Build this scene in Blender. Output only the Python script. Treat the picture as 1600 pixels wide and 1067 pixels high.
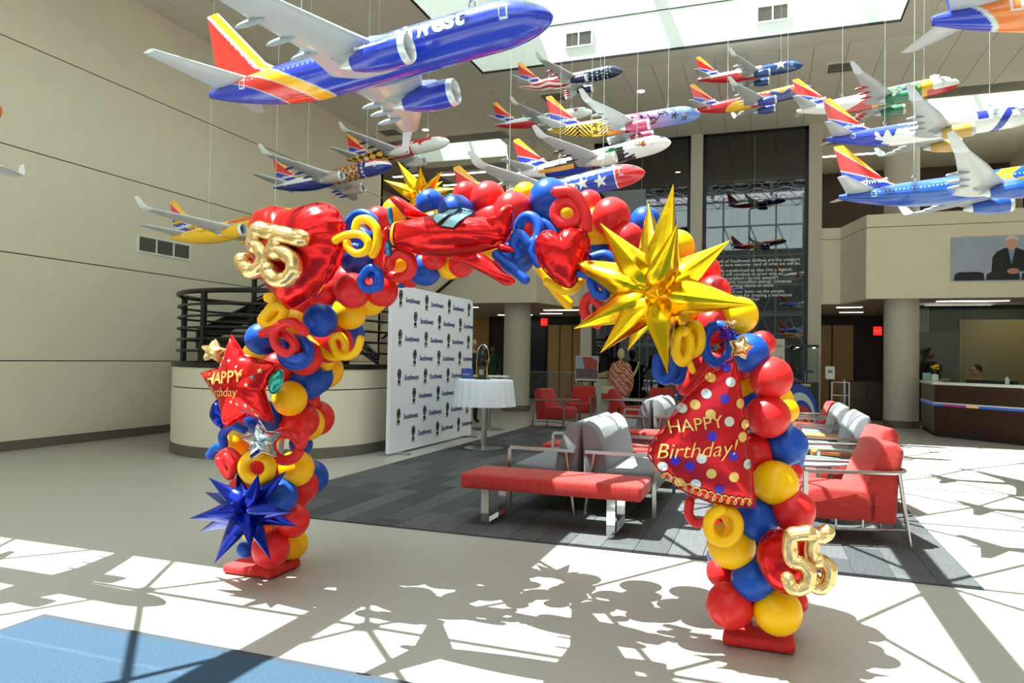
import bpy, bmesh, math, random
import numpy as np
from mathutils import Matrix, Vector
random.seed(7); RNG = np.random.default_rng(7)
PI = math.pi
scene = bpy.context.scene
COL = scene.collection
for o in list(bpy.data.objects): bpy.data.objects.remove(o)

# ------------------------------------------------------------------ camera
FPX, CH = 1117.66, 1.42                       # focal length in pixels of a 1600 wide frame, eye height
YAW, PITCH, ROLL = .340241, .0230528, .0167371
cf = np.array([-math.sin(YAW)*math.cos(PITCH), math.cos(YAW)*math.cos(PITCH), math.sin(PITCH)])
cr = np.array([math.cos(YAW), math.sin(YAW), 0.]); cu = np.cross(cr, cf)
cr, cu = math.cos(ROLL)*cr+math.sin(ROLL)*cu, -math.sin(ROLL)*cr+math.cos(ROLL)*cu
CP = np.array([0, 0, CH])
cam = bpy.data.cameras.new('camera'); cam_o = bpy.data.objects.new('camera', cam); COL.objects.link(cam_o)
cam.sensor_width = 36; cam.lens = FPX/1600*36; cam.clip_end = 300
m4 = Matrix.Identity(4)
for i in range(3):
    m4[i][0] = cr[i]; m4[i][1] = cu[i]; m4[i][2] = -cf[i]; m4[i][3] = CP[i]
cam_o.matrix_world = m4
scene.camera = cam_o
# ------------------------------------------------------------------ sky, sun, exposure
w = bpy.data.worlds.new('sky'); scene.world = w; w.use_nodes = True
bgn = w.node_tree.nodes['Background']; bgn.inputs[0].default_value = (.93, .96, 1, 1); bgn.inputs[1].default_value = 3.1
SUN_DIR = Vector((.36, .11, -1)).normalized()
sl = bpy.data.lights.new('sun', 'SUN'); sl.energy = 20.0; sl.angle = .0025; sl.color = (1, .975, .94)
so = bpy.data.objects.new('sun', sl); COL.objects.link(so); so.rotation_euler = SUN_DIR.to_track_quat('-Z', 'Y').to_euler(); so.location = (-4, 0, 20)
vs = scene.view_settings; vs.view_transform = 'Standard'; vs.look = 'None'; vs.gamma = 1; vs.use_curve_mapping = False
vs.exposure = 0.4
scene.cycles.max_bounces = 8; scene.cycles.transparent_max_bounces = 12; scene.cycles.caustics_reflective = False; scene.cycles.caustics_refractive = False

# ------------------------------------------------------------------ rays: a pixel meets a real plane
def ray(x, y): return cf+cr*(x-800)/FPX+cu*(533.5-y)/FPX
def on(x, y, ax, v):
    d = ray(x, y); return Vector(CP+d*(v-CP[ax])/d[ax])
def atY(x, y, Y): return on(x, y, 1, Y)
def atZ(x, y, z=0.): return on(x, y, 2, z)
def pxm(P): return float((np.array(P)-CP)@cf)/FPX      # metres per pixel at P

# ------------------------------------------------------------------ materials
def lin(c):
    if isinstance(c, str): c = [int(c[i:i+2], 16)/255 for i in (0, 2, 4)]
    return tuple(((v+.055)/1.055)**2.4 if v > .04045 else v/12.92 for v in c[:3])
MATS = {}
def mat(name, col='808080', rough=.5, metal=0., spec=.5, coat=0., var=0., vscale=8., bump=0., bscale=60., emit=0., ior=None, attr=None, alpha=1., stretch=None, sheen=0.):
    if name in MATS: return MATS[name]
    m = bpy.data.materials.new(name); m.use_nodes = True; nt = m.node_tree; b = nt.nodes['Principled BSDF']
    c = lin(col)+(1,)
    b.inputs['Base Color'].default_value = c; b.inputs['Roughness'].default_value = rough; b.inputs['Metallic'].default_value = metal
    b.inputs['Specular IOR Level'].default_value = spec; b.inputs['Coat Weight'].default_value = coat; b.inputs['Coat Roughness'].default_value = .04
    b.inputs['Sheen Weight'].default_value = sheen
    if ior: b.inputs['IOR'].default_value = ior
    if emit: b.inputs['Emission Color'].default_value = c; b.inputs['Emission Strength'].default_value = emit
    if alpha < 1: b.inputs['Alpha'].default_value = alpha
    tc = None
    def coords(s):
        nonlocal tc
        if tc is None:
            tc = nt.nodes.new('ShaderNodeTexCoord')
        mp = nt.nodes.new('ShaderNodeMapping'); nt.links.new(tc.outputs['Object'], mp.inputs[0])
        if stretch: mp.inputs['Scale'].default_value = stretch
        n = nt.nodes.new('ShaderNodeTexNoise'); n.inputs['Scale'].default_value = s; n.inputs['Detail'].default_value = 4
        nt.links.new(mp.outputs[0], n.inputs['Vector']); return n
    if attr:
        a = nt.nodes.new('ShaderNodeAttribute'); a.attribute_name = attr; nt.links.new(a.outputs['Color'], b.inputs['Base Color'])
    elif var:
        n = coords(vscale); r = nt.nodes.new('ShaderNodeValToRGB'); nt.links.new(n.outputs['Fac'], r.inputs[0])
        r.color_ramp.elements[0].position = .3; r.color_ramp.elements[1].position = .7
        r.color_ramp.elements[0].color = tuple(v*(1-var) for v in c[:3])+(1,); r.color_ramp.elements[1].color = tuple(min(1, v*(1+var)) for v in c[:3])+(1,)
        nt.links.new(r.outputs[0], b.inputs['Base Color'])
    if bump:
        n = coords(bscale); bp = nt.nodes.new('ShaderNodeBump'); bp.inputs['Strength'].default_value = bump; bp.inputs['Distance'].default_value = .01
        nt.links.new(n.outputs['Fac'], bp.inputs['Height']); nt.links.new(bp.outputs[0], b.inputs['Normal'])
    MATS[name] = m; return m
def clear_glass(name, tint='e8f2f0', refl=1.):
    if name in MATS: return MATS[name]
    m = bpy.data.materials.new(name); m.use_nodes = True; nt = m.node_tree; out = nt.nodes['Material Output']
    nt.nodes.remove(nt.nodes['Principled BSDF'])
    t = nt.nodes.new('ShaderNodeBsdfTransparent'); t.inputs[0].default_value = lin(tint)+(1,)
    g = nt.nodes.new('ShaderNodeBsdfGlossy'); g.inputs['Roughness'].default_value = .01
    fr = nt.nodes.new('ShaderNodeFresnel'); fr.inputs[0].default_value = 1.5
    mx = nt.nodes.new('ShaderNodeMixShader'); nt.links.new(fr.outputs[0], mx.inputs[0]); nt.links.new(t.outputs[0], mx.inputs[1]); nt.links.new(g.outputs[0], mx.inputs[2])
    nt.links.new(mx.outputs[0], out.inputs[0]); MATS[name] = m; return m

# ------------------------------------------------------------------ mesh building
class MB:
    def __init__(s): s.v = []; s.f = []
    def add(s, vs, fs):
        n = len(s.v); s.v += [tuple(p) for p in vs]; s.f += [tuple(i+n for i in f) for f in fs]; return s
    def box(s, x0, x1, y0, y1, z0, z1):
        return s.add([(x0,y0,z0),(x1,y0,z0),(x1,y1,z0),(x0,y1,z0),(x0,y0,z1),(x1,y0,z1),(x1,y1,z1),(x0,y1,z1)],
                     [(0,3,2,1),(4,5,6,7),(0,1,5,4),(1,2,6,5),(2,3,7,6),(3,0,4,7)])
    def tube(s, pts, r, n=10, closed=False, caps=True, flat=1.):
        P = [Vector(p) for p in pts]; m = len(P); R = r if hasattr(r, '__len__') else [r]*m
        T = []
        for i in range(m):
            a = P[(i-1) % m] if closed or i > 0 else P[i]; b = P[(i+1) % m] if closed or i < m-1 else P[i]
            t = b-a; T.append(t.normalized() if t.length > 1e-9 else Vector((0, 0, 1)))
        u = T[0].orthogonal().normalized(); vs = []
        for i in range(m):
            u = (u-T[i]*u.dot(T[i])); u = u.normalized() if u.length > 1e-6 else T[i].orthogonal().normalized()
            w_ = T[i].cross(u)
            for k in range(n):
                a = 2*PI*k/n; vs.append(P[i]+u*(R[i]*math.cos(a))+w_*(R[i]*flat*math.sin(a)))
        fs = []
        for i in range(m if closed else m-1):
            j = (i+1) % m
            for k in range(n): fs.append((i*n+k, i*n+(k+1) % n, j*n+(k+1) % n, j*n+k))
        if caps and not closed: fs += [tuple(reversed(range(n))), tuple(range((m-1)*n, m*n))]
        return s.add(vs, fs)
    def bar(s, p, q, r, n=8): return s.tube([p, q], r, n)
    def cap_tube(s, pts, r, n=10):                 # round ended tube
        P = [Vector(p) for p in pts]; a = (P[0]-P[1]).normalized(); b = (P[-1]-P[-2]).normalized()
        st = [(1., .02), (.75, .65), (.4, .92)]
        return s.tube([P[0]+a*r*k for k, _ in st]+P+[P[-1]+b*r*k for k, _ in reversed(st)], [r*c for _, c in st]+[r]*len(P)+[r*c for _, c in reversed(st)], n)
    def lathe(s, prof, n=32, c=(0, 0, 0), caps=True, wob=None):
        vs = []; fs = []
        for i, (r, z) in enumerate(prof):
            for k in range(n):
                a = 2*PI*k/n; rr = r*(wob(a, i/(len(prof)-1)) if wob else 1); vs.append((c[0]+rr*math.cos(a), c[1]+rr*math.sin(a), c[2]+z))
        for i in range(len(prof)-1):
            for k in range(n): fs.append((i*n+k, i*n+(k+1) % n, (i+1)*n+(k+1) % n, (i+1)*n+k))
        if caps: fs += [tuple(reversed(range(n))), tuple(range((len(prof)-1)*n, len(prof)*n))]
        return s.add(vs, fs)
    def prism(s, poly, a, b, ax=2):                # polygon in the two other axes, extruded along axis ax from a to b
        n = len(poly); o = [i for i in range(3) if i != ax]; vs = []
        for h in (a, b):
            for p in poly:
                q = [0, 0, 0]; q[o[0]] = p[0]; q[o[1]] = p[1]; q[ax] = h; vs.append(tuple(q))
        return s.add(vs, [tuple(reversed(range(n))), tuple(range(n, 2*n))]+[(i, (i+1) % n, n+(i+1) % n, n+i) for i in range(n)])
    def ball(s, c, r, n=16, m=10):
        r = r if hasattr(r, '__len__') else (r, r, r); vs = [(c[0], c[1], c[2]-r[2])]; fs = []
        for i in range(1, m):
            t = PI*i/m
            for k in range(n): a = 2*PI*k/n; vs.append((c[0]+r[0]*math.sin(t)*math.cos(a), c[1]+r[1]*math.sin(t)*math.sin(a), c[2]-r[2]*math.cos(t)))
        vs.append((c[0], c[1], c[2]+r[2])); top = len(vs)-1
        for k in range(n):
            fs.append((0, 1+(k+1) % n, 1+k)); fs.append((top, 1+(m-2)*n+k, 1+(m-2)*n+(k+1) % n))
            for i in range(m-2): fs.append((1+i*n+k, 1+i*n+(k+1) % n, 1+(i+1)*n+(k+1) % n, 1+(i+1)*n+k))
        return s.add(vs, fs)
    def mesh(s, name, material, smooth=False, bevel=0., seg=2, recalc=True):
        me = bpy.data.meshes.new(name); me.from_pydata(s.v, [], s.f)
        if bevel or recalc:
            bm = bmesh.new(); bm.from_mesh(me)
            if bevel: bmesh.ops.bevel(bm, geom=bm.edges[:]+bm.verts[:], offset=bevel, segments=seg, affect='EDGES', profile=.5, clamp_overlap=True)
            if recalc: bmesh.ops.recalc_face_normals(bm, faces=bm.faces[:])
            bm.to_mesh(me); bm.free()
        if material: me.materials.append(material)
        if smooth:
            me.polygons.foreach_set('use_smooth', [True]*len(me.polygons)); me.set_sharp_from_angle(angle=math.radians(smooth if smooth is not True else 40))
        me.update(); return me
    def build(s, name, material, parent=None, smooth=False, bevel=0., seg=2, world=False, **kw):
        return put(name, s.mesh(name, material, smooth, bevel, seg, **kw), parent, world)
RM = {}
def put(name, me, parent=None, world=False):
    o = bpy.data.objects.new(name, me); COL.objects.link(o)
    if parent is not None:
        o.parent = parent
        if world: o.matrix_parent_inverse = RM[parent.name].inverted()
    return o
def tag(o, label=None, cat=None, group=None, kind=None):
    for k, v in (('label', label), ('category', cat), ('group', group), ('kind', kind)):
        if v: o[k] = v
    return o
def thing(name, label, cat, loc=(0, 0, 0), rz=0., group=None, M=None):
    o = bpy.data.objects.new(name, None); COL.objects.link(o); o.empty_display_size = .05
    if M is None: M = Matrix.Translation(Vector(loc)) @ Matrix.Rotation(rz, 4, 'Z')
    o.matrix_world = M; RM[o.name] = M
    return tag(o, label, cat, group)
def struct(name, mb, m, **kw): return tag(mb.build(name, m, **kw), kind='structure')
def copy_tree(root, M, label=None, group=None):
    r = root.copy(); COL.objects.link(r); r.matrix_world = M; RM[r.name] = M
    if label: r['label'] = label
    if group: r['group'] = group
    for ch in list(root.children):
        c = ch.copy(); COL.objects.link(c); c.parent = r; c.matrix_parent_inverse = ch.matrix_parent_inverse.copy()
        for g in list(ch.children):
            d = g.copy(); COL.objects.link(d); d.parent = c
    return r
TXT = {}
def text_data(s, bold=.0, spacing=1., shear=0.):
    k = (s, bold, spacing, shear)
    if k in TXT: return TXT[k]
    cu_ = bpy.data.curves.new('t', 'FONT'); cu_.body = s; cu_.size = 1; cu_.offset = bold; cu_.space_character = spacing; cu_.shear = shear; cu_.resolution_u = 3
    o = bpy.data.objects.new('t', cu_); COL.objects.link(o)
    me = bpy.data.meshes.new_from_object(o.evaluated_get(bpy.context.evaluated_depsgraph_get()))
    V = np.zeros(len(me.vertices)*3); me.vertices.foreach_get('co', V); V = V.reshape(-1, 3)[:, :2].copy()
    F = [tuple(p.vertices) for p in me.polygons]
    bpy.data.objects.remove(o); bpy.data.curves.remove(cu_); bpy.data.meshes.remove(me)
    TXT[k] = (V, F); return V, F
def text_on(mb, s, O, U, V, size, align=0., **kw):
    """flat lettering: origin O, unit right U, unit up V; align 0 left, .5 centre, 1 right"""
    P, F = text_data(s, **kw); w_ = P[:, 0].max() if len(P) else 0
    O, U, V = Vector(O), Vector(U), Vector(V)
    mb.add([O+U*((p[0]-align*w_)*size)+V*(p[1]*size) for p in P], F); return w_*size
# ================================================================== THE SETTING
XL, XR, YF, YG, ZC = -9.98, 6.58, -7., 19., 7.3
SX0, SX1, SY1, ZT = -5.54, 2.13, 13.6, 11.0
m_floor = mat('floor_terrazzo', 'b3aba3', .38, var=.05, vscale=70, bump=.03, bscale=200)
m_cream = mat('cream_wall_panel', 'eee3cd', .6, var=.02, vscale=3, bump=.04, bscale=300)
m_joint = mat('dark_joint', '1e1b18', .8)
m_base = mat('grey_skirting', '6f675e', .55)
m_white = mat('white_paint', 'eef1ec', .6)
m_tile = mat('ceiling_tile', 'dfd8cb', .85, var=.03, vscale=40, bump=.15, bscale=150)
m_tgap = mat('ceiling_grid', '8f897f', .8)
m_bulk = mat('bulkhead_paint', 'd9d2c4', .7)
m_post = mat('stone_post', 'cfc8ba', .6, var=.03, vscale=30)
m_dglass = mat('dark_mirror_glass', '07080a', .015, spec=.5, ior=2.0)
m_black = mat('black_steel', '0c0c0e', .35)
m_steel = mat('brushed_steel', 'b9b9b8', .28, metal=1.)
m_chrome = mat('chrome', 'd8d8d8', .08, metal=1.)
m_frame = mat('pale_grey_steel_frame', 'b9bdbf', .4)
m_glass = clear_glass('clear_glass')
m_brown = mat('dark_brown_panelling', '4a3a31', .55, var=.08, vscale=12)
m_dark = mat('dark_interior', '2c2622', .6)
m_tan = mat('tan_wood_panel', 'b3935f', .45, var=.06, vscale=6, stretch=(6, 6, .6))
m_navy = mat('navy_panel', '0e1430', .4)
m_lampw = mat('lamp_diffuser', 'fff3df', .5, emit=9.)

struct('floor', MB().box(-13, 10, YF-.2, 27, -.2, 0), m_floor)
gr = struct('ground', MB().box(-60, 60, -80, YF-.2, -.3, -.02), mat('outdoor_paving', '8f948a', .8, var=.15, vscale=.4))
# left wall of long panels with open joints
wl = struct('wall_left', MB().box(XL-.25, XL-.02, YF, 17.3, 0, ZT+.3), m_joint)
for a, b in ((.13, 1.264), (1.264, 2.78), (2.78, 4.277), (4.277, 5.77), (5.77, ZC), (ZC, ZT+.3)):
    MB().box(XL-.02, XL, YF, 17.3 if b < 8 else 3.1, a+.008, b-.008).build('panel', m_cream, wl)
struct('baseboard_left', MB().box(XL-.02, XL+.015, YF, 17.3, 0, .13), m_base)
wr = struct('wall_right', MB().box(XR, XR+.25, YF, 26, 0, ZT+.3), m_cream)
# ceiling: slab around the openings, tiles hung below it
W1 = (-9.9, -6.75, 17.75, 19.4); W2 = (3.35, 6.5, 17.75, 20.3)
cb = MB()
def slab(x0, x1, y0, y1): cb.box(x0, x1, y0, y1, ZC+.006, ZC+.3)
slab(XL-.3, SX0-.1, 3.12, W1[2]-.08); slab(SX1+.1, XR+.3, YF, W2[2]-.08); slab(SX0-.1, SX1+.1, SY1+.1, W2[2]-.08)
slab(W1[1]+.08, W2[0]-.08, W1[2]-.08, 26); slab(XL-3, W1[0]-.08, W1[2]-.08, 26); slab(W1[0]-.08, W1[1]+.08, W1[3]+.08, 26); slab(W2[0]-.08, W2[1]+.08, W2[3]+.08, 26); slab(W2[1]+.08, XR+.3, W2[2]-.08, 26)
ceil = struct('ceiling', cb, m_tgap)
tm = MB().box(-.295, .295, -.594, .594, -.012, .006).mesh('ceiling_tile', m_tile)
def tile(x, y):
    if SX0-.62 < x < SX1+.62 and y < SY1+.6: return
    for W in (W1, W2):
        if W[0]-.25 < x < W[1]+.25 and W[2]-.5 < y < W[3]+.6: return
    o = put('ceiling_tile', tm, ceil); o.location = (x, y, ZC)
nx = 0
for i in range(28):
    for j in range(10):
        x = XL+.3+.6*i; y = SY1+.62+.6+1.2*(j-5)
        if x > XR or (y < 9.6 and x > 0) or y < 8: continue
        tile(x, y)
bk = MB()
bk.box(SX0-.845, SX0, 3.2, SY1+.6, ZC-.012, ZC+.006); bk.box(SX1, SX1+.49, 5, SY1+.6, ZC-.012, ZC+.006); bk.box(SX0, SX1, SY1, SY1+.6, ZC-.012, ZC+.006)
for W in (W1, W2): bk.box(W[0]-.1, W[1]+.3, W[2]-.55, W[2], ZC-.012, ZC+.006); bk.box(W[0]-.1, W[1]+.3, W[3], W[3]+.6, ZC-.012, ZC+.006); bk.box(W[1], W[1]+.3, W[2], W[3], ZC-.012, ZC+.006)
bk.box(-9.98, -4.7, 20.6, 24, ZC-.012, ZC+.006); bk.box(1.28, 6.58, 20.9, 24, ZC-.012, ZC+.006)
bk.build('bulkhead', m_bulk, ceil)
# skylight well
sk = MB(); sk.box(SX0, SX1, SY1, SY1+.2, ZC, 8.08); sk.box(SX0, SX1, SY1, SY1+.2, 8.09, ZT+.3)
struct('wall_skylight_far', sk, m_white)
struct('wall_skylight_left', MB().box(SX0-.2, SX0, 3.05, SY1+.2, ZC, ZT+.3), m_white)
struct('wall_skylight_right', MB().box(SX1, SX1+.2, YF, SY1+.2, ZC, ZT+.3), m_white)
struct('wall_skylight_front', MB().box(XL, SX0, 3.05, 3.2, ZC-.01, ZT+.3), m_white)
struct('trim_1', MB().box(SX0-.02, SX1+.02, SY1-.02, SY1+.0, ZC-.02, ZC+.02).box(SX0-.02, SX0, 3, SY1, ZC-.02, ZC+.02).box(SX1, SX1+.02, 3, SY1, ZC-.02, ZC+.02).box(SX0, SX1, SY1-.004, SY1+.01, 8.075, 8.095), m_joint)
for i, W in enumerate((W1, W2)):
    struct('wall_light_well_'+('left', 'right')[i], MB().box(W[0], W[1], W[3], W[3]+.15, ZC, 9.4).box(W[1], W[1]+.15, W[2], W[3]+.15, ZC, 9.4).box(W[0]-.15, W[0], W[2], W[3]+.15, ZC, 9.4).box(W[0]-.1, W[1]+.15, W[2]-.15, W[2], ZC, 9.4), m_white)
    fr = struct('window_%d' % (i+3), MB().box(W[0], W[1], W[2]+.7, W[2]+.8, 9.3, 9.4).box(W[0]+1, W[0]+1.07, W[2], W[3], 9.3, 9.4).box(W[0]+2.1, W[0]+2.17, W[2], W[3], 9.3, 9.4), m_frame)
    MB().box(W[0], W[1], W[2], W[3], 9.4, 9.42).build('pane', m_glass, fr)
# glass roof on a space frame over the hall
sf = MB(); DX = 1.52; NX0 = -10.44+1.52; NY0 = 2.12-2.0*5
for j in range(12):
    y = NY0+2.0*j
    if y > SY1: break
    sf.bar((XL, y, ZT-.1), (SX1, y, ZT-.1), .024, 6)
    for i in range(9):
        x = NX0+DX*i
        if x > SX1: continue
        sf.ball((x, y, ZT-.1), .075, 8, 6)
        for sx in (-.5, .5):
            for sy in (-.5, .5): sf.bar((x, y, ZT-.1), (x+sx*DX, y+sy*2.0, ZT+.35), .023, 6)
rf = struct('window_1', sf, m_frame, smooth=True)
bm_ = MB()
for x in (-9.75, -6.36, -3.07, .28): bm_.box(x-.09, x+.09, YF, SY1, ZT+.32, ZT+.5)
bm_.build('roof_beam', m_frame, rf)
xs = [XL, -9.75, -6.36, -3.07, .28, SX1]
for i in range(5):
    for j in range(5):
        y0 = YF+(SY1-YF)/5*j; MB().box(xs[i]+.02, xs[i+1]-.02, y0+.01, y0+(SY1-YF)/5-.01, ZT+.52, ZT+.535).build('pane', m_glass, rf)
# glazed entrance front behind the viewer (seen mirrored in the dark glass)
ff = MB()
for i in range(12):
    x = XL+i*1.505; ff.box(x-.05, x+.05, YF-.15, YF, 0, ZT+.4)
for z in (0.05, 2.4, 4.2, 6, 7.8, 9.6, ZT+.1): ff.box(XL, XR, YF-.14, YF-.02, z-.05, z+.05)
for i in range(11):
    x = XL+i*1.505; ff.bar((x, YF+.5, 2.4), (x+1.505, YF+.1, 6), .035, 5); ff.bar((x+1.505, YF+.5, 2.4), (x, YF+.1, 6), .035, 5)
    ff.bar((x, YF+.5, 9.6), (x+1.505, YF+.1, 6), .035, 5)
for z in (2.4, 6., 9.5): ff.bar((XL, YF+.5, z), (XR, YF+.5, z), .05, 6)
fw = struct('window_2', ff, m_frame)
for i in range(11):
    for a, b in ((.1, 2.35), (2.45, 4.15), (4.25, 5.95), (6.05, 7.75), (7.85, 9.55), (9.65, ZT+.05)):
        MB().box(XL+i*1.505+.05, XL+(i+1)*1.505-.05, YF-.09, YF-.08, a, b).build('pane', m_glass, fw)
ob = thing('opposite_building', 'dark building across the street, seen mirrored in the dark glass', 'building', (-2, -27, 0))  # unseen dark mass, added to darken the reflection behind the glass lettering
MB().box(-32, 28, -32, -26, 0, 11).build('body', mat('dark_brick', '4a4744', .8, var=.1, vscale=2), ob, world=True)
for z in (2.6, 5.4, 8.2): MB().box(-32, 28, -26.05, -25.9, z, z+.35).build('floor_band', mat('band_concrete', '6f6d69', .8), ob, world=True)
# far wall: posts and dark glass
PX = ((-4.72, -4.42), (-1.85, -1.55), (.98, 1.28))
for i, (a, b) in enumerate(PX): struct('trim_%d' % (i+2), MB().box(a, b, YG-.12, YG+.3, 0, ZC), m_post)
for i, (a, b) in enumerate(((-4.42, -1.85), (-1.55, .98))):
    n = 'window_%d' % (5+i)
    fr = MB(); fr.box(a, a+.09, YG-.02, YG+.1, 0, ZC); fr.box(b-.09, b, YG-.02, YG+.1, 0, ZC); fr.box(a, b, YG-.02, YG+.1, ZC-.1, ZC)
    w_ = struct(n, fr, m_black)
    mid = (a+b)/2
    for k, (p, q) in enumerate(((a+.09, mid-.004), (mid+.004, b-.09))):
        for z0, z1 in ((0, 2.55), (2.56, ZC-.1)):
            MB().box(p, q, YG+.02, YG+.05, z0, z1).build('pane', m_dglass, w_)
    MB().box(mid-.004, mid+.004, YG+.0, YG+.05, 0, ZC-.1).build('glazing_joint', mat('silicone', 'aab4b4', .3), w_)
# words on the right hand dark glass
words = ['The people of Southwest Airlines are the creators', 'of what we have become\u2014and of what we will be.', '', 'Our people transformed an idea into a legend.', 'That legend will continue to grow only so', "long as it is nourished\u2014by our people's", 'indomitable spirit, boundless energy, immense', 'goodwill, and burning desire to excel.', '', 'Our thanks\u2014and our love\u2014to the people', 'of Southwest Airlines for creating a marvelous', 'family and a wondrous airline!']
lt = MB(); p0 = atY(1105, 411, YG); z = p0.z
for s in words:
    if s: text_on(lt, s, (p0.x-.12, YG+.012, z), (1, 0, 0), (0, 0, 1), .115, bold=.008)
    z -= .098 if s else .048
lw = lt.build('lettering', mat('white_vinyl', 'f4f4f2', .5), w_, recalc=False)
struct('wall_core', MB().box(-4.72, -4.6, YG+.3, 24, 0, ZC).box(1.16, 1.28, YG+.3, 24, 0, ZC).box(-4.6, 1.16, YG+.3, YG+.4, 0, ZC), m_cream)
# mezzanines left and right of the dark glass
def mirror(x): return -3.44-x
def mezz(side, sgn):
    fx = (lambda x: x) if sgn > 0 else mirror
    poly = [(2.11, 17.5), (XR+.1, 17.5), (XR+.1, 24.2), (1.28, 24.2), (1.28, 19.0), (1.72, 19.0)]
    s_ = MB().prism([(fx(x), y) for x, y in poly], 2.9, 3.9)
    ob = struct('wall_mezzanine_'+side, s_, mat('mezzanine_soffit', 'a79f92', .7))
    def para(a, b, z0, z1, nm):
        a, b = Vector((fx(a[0]), a[1])), Vector((fx(b[0]), b[1])); d = (b-a).normalized(); n = Vector((d.y, -d.x))*.12
        if sgn < 0: n = -n
        MB().prism([a+n*.15, b+n*.15, b-n, a-n], z0, z1).build(nm, m_cream, ob)
    for a, b in (((XR+.1, 17.5), (2.11, 17.5)), ((2.11, 17.5), (1.72, 19.0)), ((1.72, 19.0), (1.28, 19.0))):
        para(b, a, 2.86, 4.43, 'panel'); para(b, a, 4.445, 4.72, 'panel')
    return ob
mr = mezz('right', 1); ml = mezz('left', -1)
struct('wall_upper_back', MB().box(XL-3, -4.72, 24, 24.2, 3.9, ZC).box(1.28, XR+.3, 24, 24.2, 3.9, ZC), m_brown)
struct('wall_upper_left', MB().box(XL-3, XL-2.8, 17.3, 24, 0, ZC).box(XL-2.8, XL, 17.2, 17.3, 0, ZC), m_cream)
wb = struct('wall_back', MB().box(XL-3, XR+.3, 24.2, 24.4, 0, 3.9), m_dark)
def wp(x0, x1, z0, z1, m, Y=24.2): MB().box(x0, x1, Y-.06, Y-.001, z0, z1).build('panel', m, wb)
wp(-12, -9.45, .0, 2.9, m_tan); wp(-9.35, -8.7, 0, 2.7, mat('dim_glass', '23262b', .08)); wp(-8.2, -7.3, .0, 2.75, m_navy)
for k in range(4): wp(-7.2+.45*k, -6.79+.45*k, 0, 2.6, m_tan)
for k in range(2): wp(1.35+.62*k, 1.93+.62*k, 0, 2.6, m_tan)
wp(2.62, 3.3, 0, 2.3, m_dark)  # dark sheet painted in place of the unlit passage
# round columns
for i, x in enumerate((-6.33, 2.92)):
    c = struct('column_'+('left', 'right')[i], MB().lathe([(.36, 0), (.36, ZC)], 40, (x, 18.3, 0)), m_post, smooth=True)
    MB().lathe([(.375, 0), (.375, .15), (.36, .16)], 40, (x, 18.3, 0)).build('column_base', m_base, c, smooth=True)
# railing of the right mezzanine
rl = thing('mezzanine_railing', 'black metal railing along the right mezzanine parapet', 'railing', (4.3, 17.62, 4.72))
for z in (4.95, 5.2): MB().box(2.2, XR, 17.6, 17.64, z, z+.05).build('rail', m_black, rl, world=True)
for x in (2.25, 3.2, 4.15, 5.1, 6.05): MB().box(x-.025, x+.025, 17.6, 17.64, 4.72, 5.22).build('post', m_black, rl, world=True)
rl = thing('mezzanine_railing', 'black metal railing at the top of the stairs, left mezzanine', 'railing', (-8.5, 17.4, 4.72))
for z in (4.95, 5.25, 5.55): MB().box(-9.9, -8.6, 17.4, 17.44, z, z+.05).build('rail', m_black, rl, world=True)
for x in (-9.85, -9.25, -8.65): MB().box(x-.025, x+.025, 17.4, 17.44, 4.72, 5.6).build('post', m_black, rl, world=True)
# ceiling lights, vents and signs
def linear(name, lab, x0, x1, y0, y1, z, grp):
    t = thing(name, lab, 'light', ((x0+x1)/2, (y0+y1)/2, z), 0, grp)
    MB().box(x0-.02, x1+.02, y0-.02, y1+.02, z-.02, z+.004).build('housing', m_frame, t, world=True)
    MB().box(x0, x1, y0, y1, z-.028, z-.02).build('diffuser', m_lampw, t, world=True)
G1 = 'linear ceiling lights below the mezzanines'
for x0, x1, y, l in ((-9.6, -7.9, 19.2, 'linear light under the left mezzanine, just behind the round column'), (-6.3, -5.2, 20.6, 'linear light under the left mezzanine nearest the dark glass'), (-6.9, -6.2, 22.2, 'short far linear light under the left mezzanine near the exit sign'), (-8.6, -7.4, 22.8, 'farthest linear light under the left mezzanine'),
                     (1.75, 2.35, 20.3, 'linear light left of the right round column'), (2.0, 2.6, 22.3, 'far linear light beside the right exit sign'), (3.7, 5.1, 18.6, 'linear light over the reception desk'), (4.9, 6.3, 19.6, 'linear light behind the reception desk near the right wall'), (3.6, 5.0, 21.2, 'farthest linear light beyond the reception')):
    linear('linear_light', l, x0, x1, y, y+.12, 2.9, G1)
G2 = 'linear ceiling lights over the mezzanines'
for x0, x1, y, l in ((-11.5, -10.6, 20.55, 'upper linear light behind the end of the left wall'), (-9.9, -8.3, 20.75, 'upper linear light between left wall and round column'), (-10.4, -8.6, 22.05, 'second upper linear light over the left mezzanine, farther back'), (1.5, 3.1, 21.85, 'upper linear light over the right mezzanine')):
    linear('linear_light', l, x0, x1, y, y+.12, ZC-.012, G2)
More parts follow.
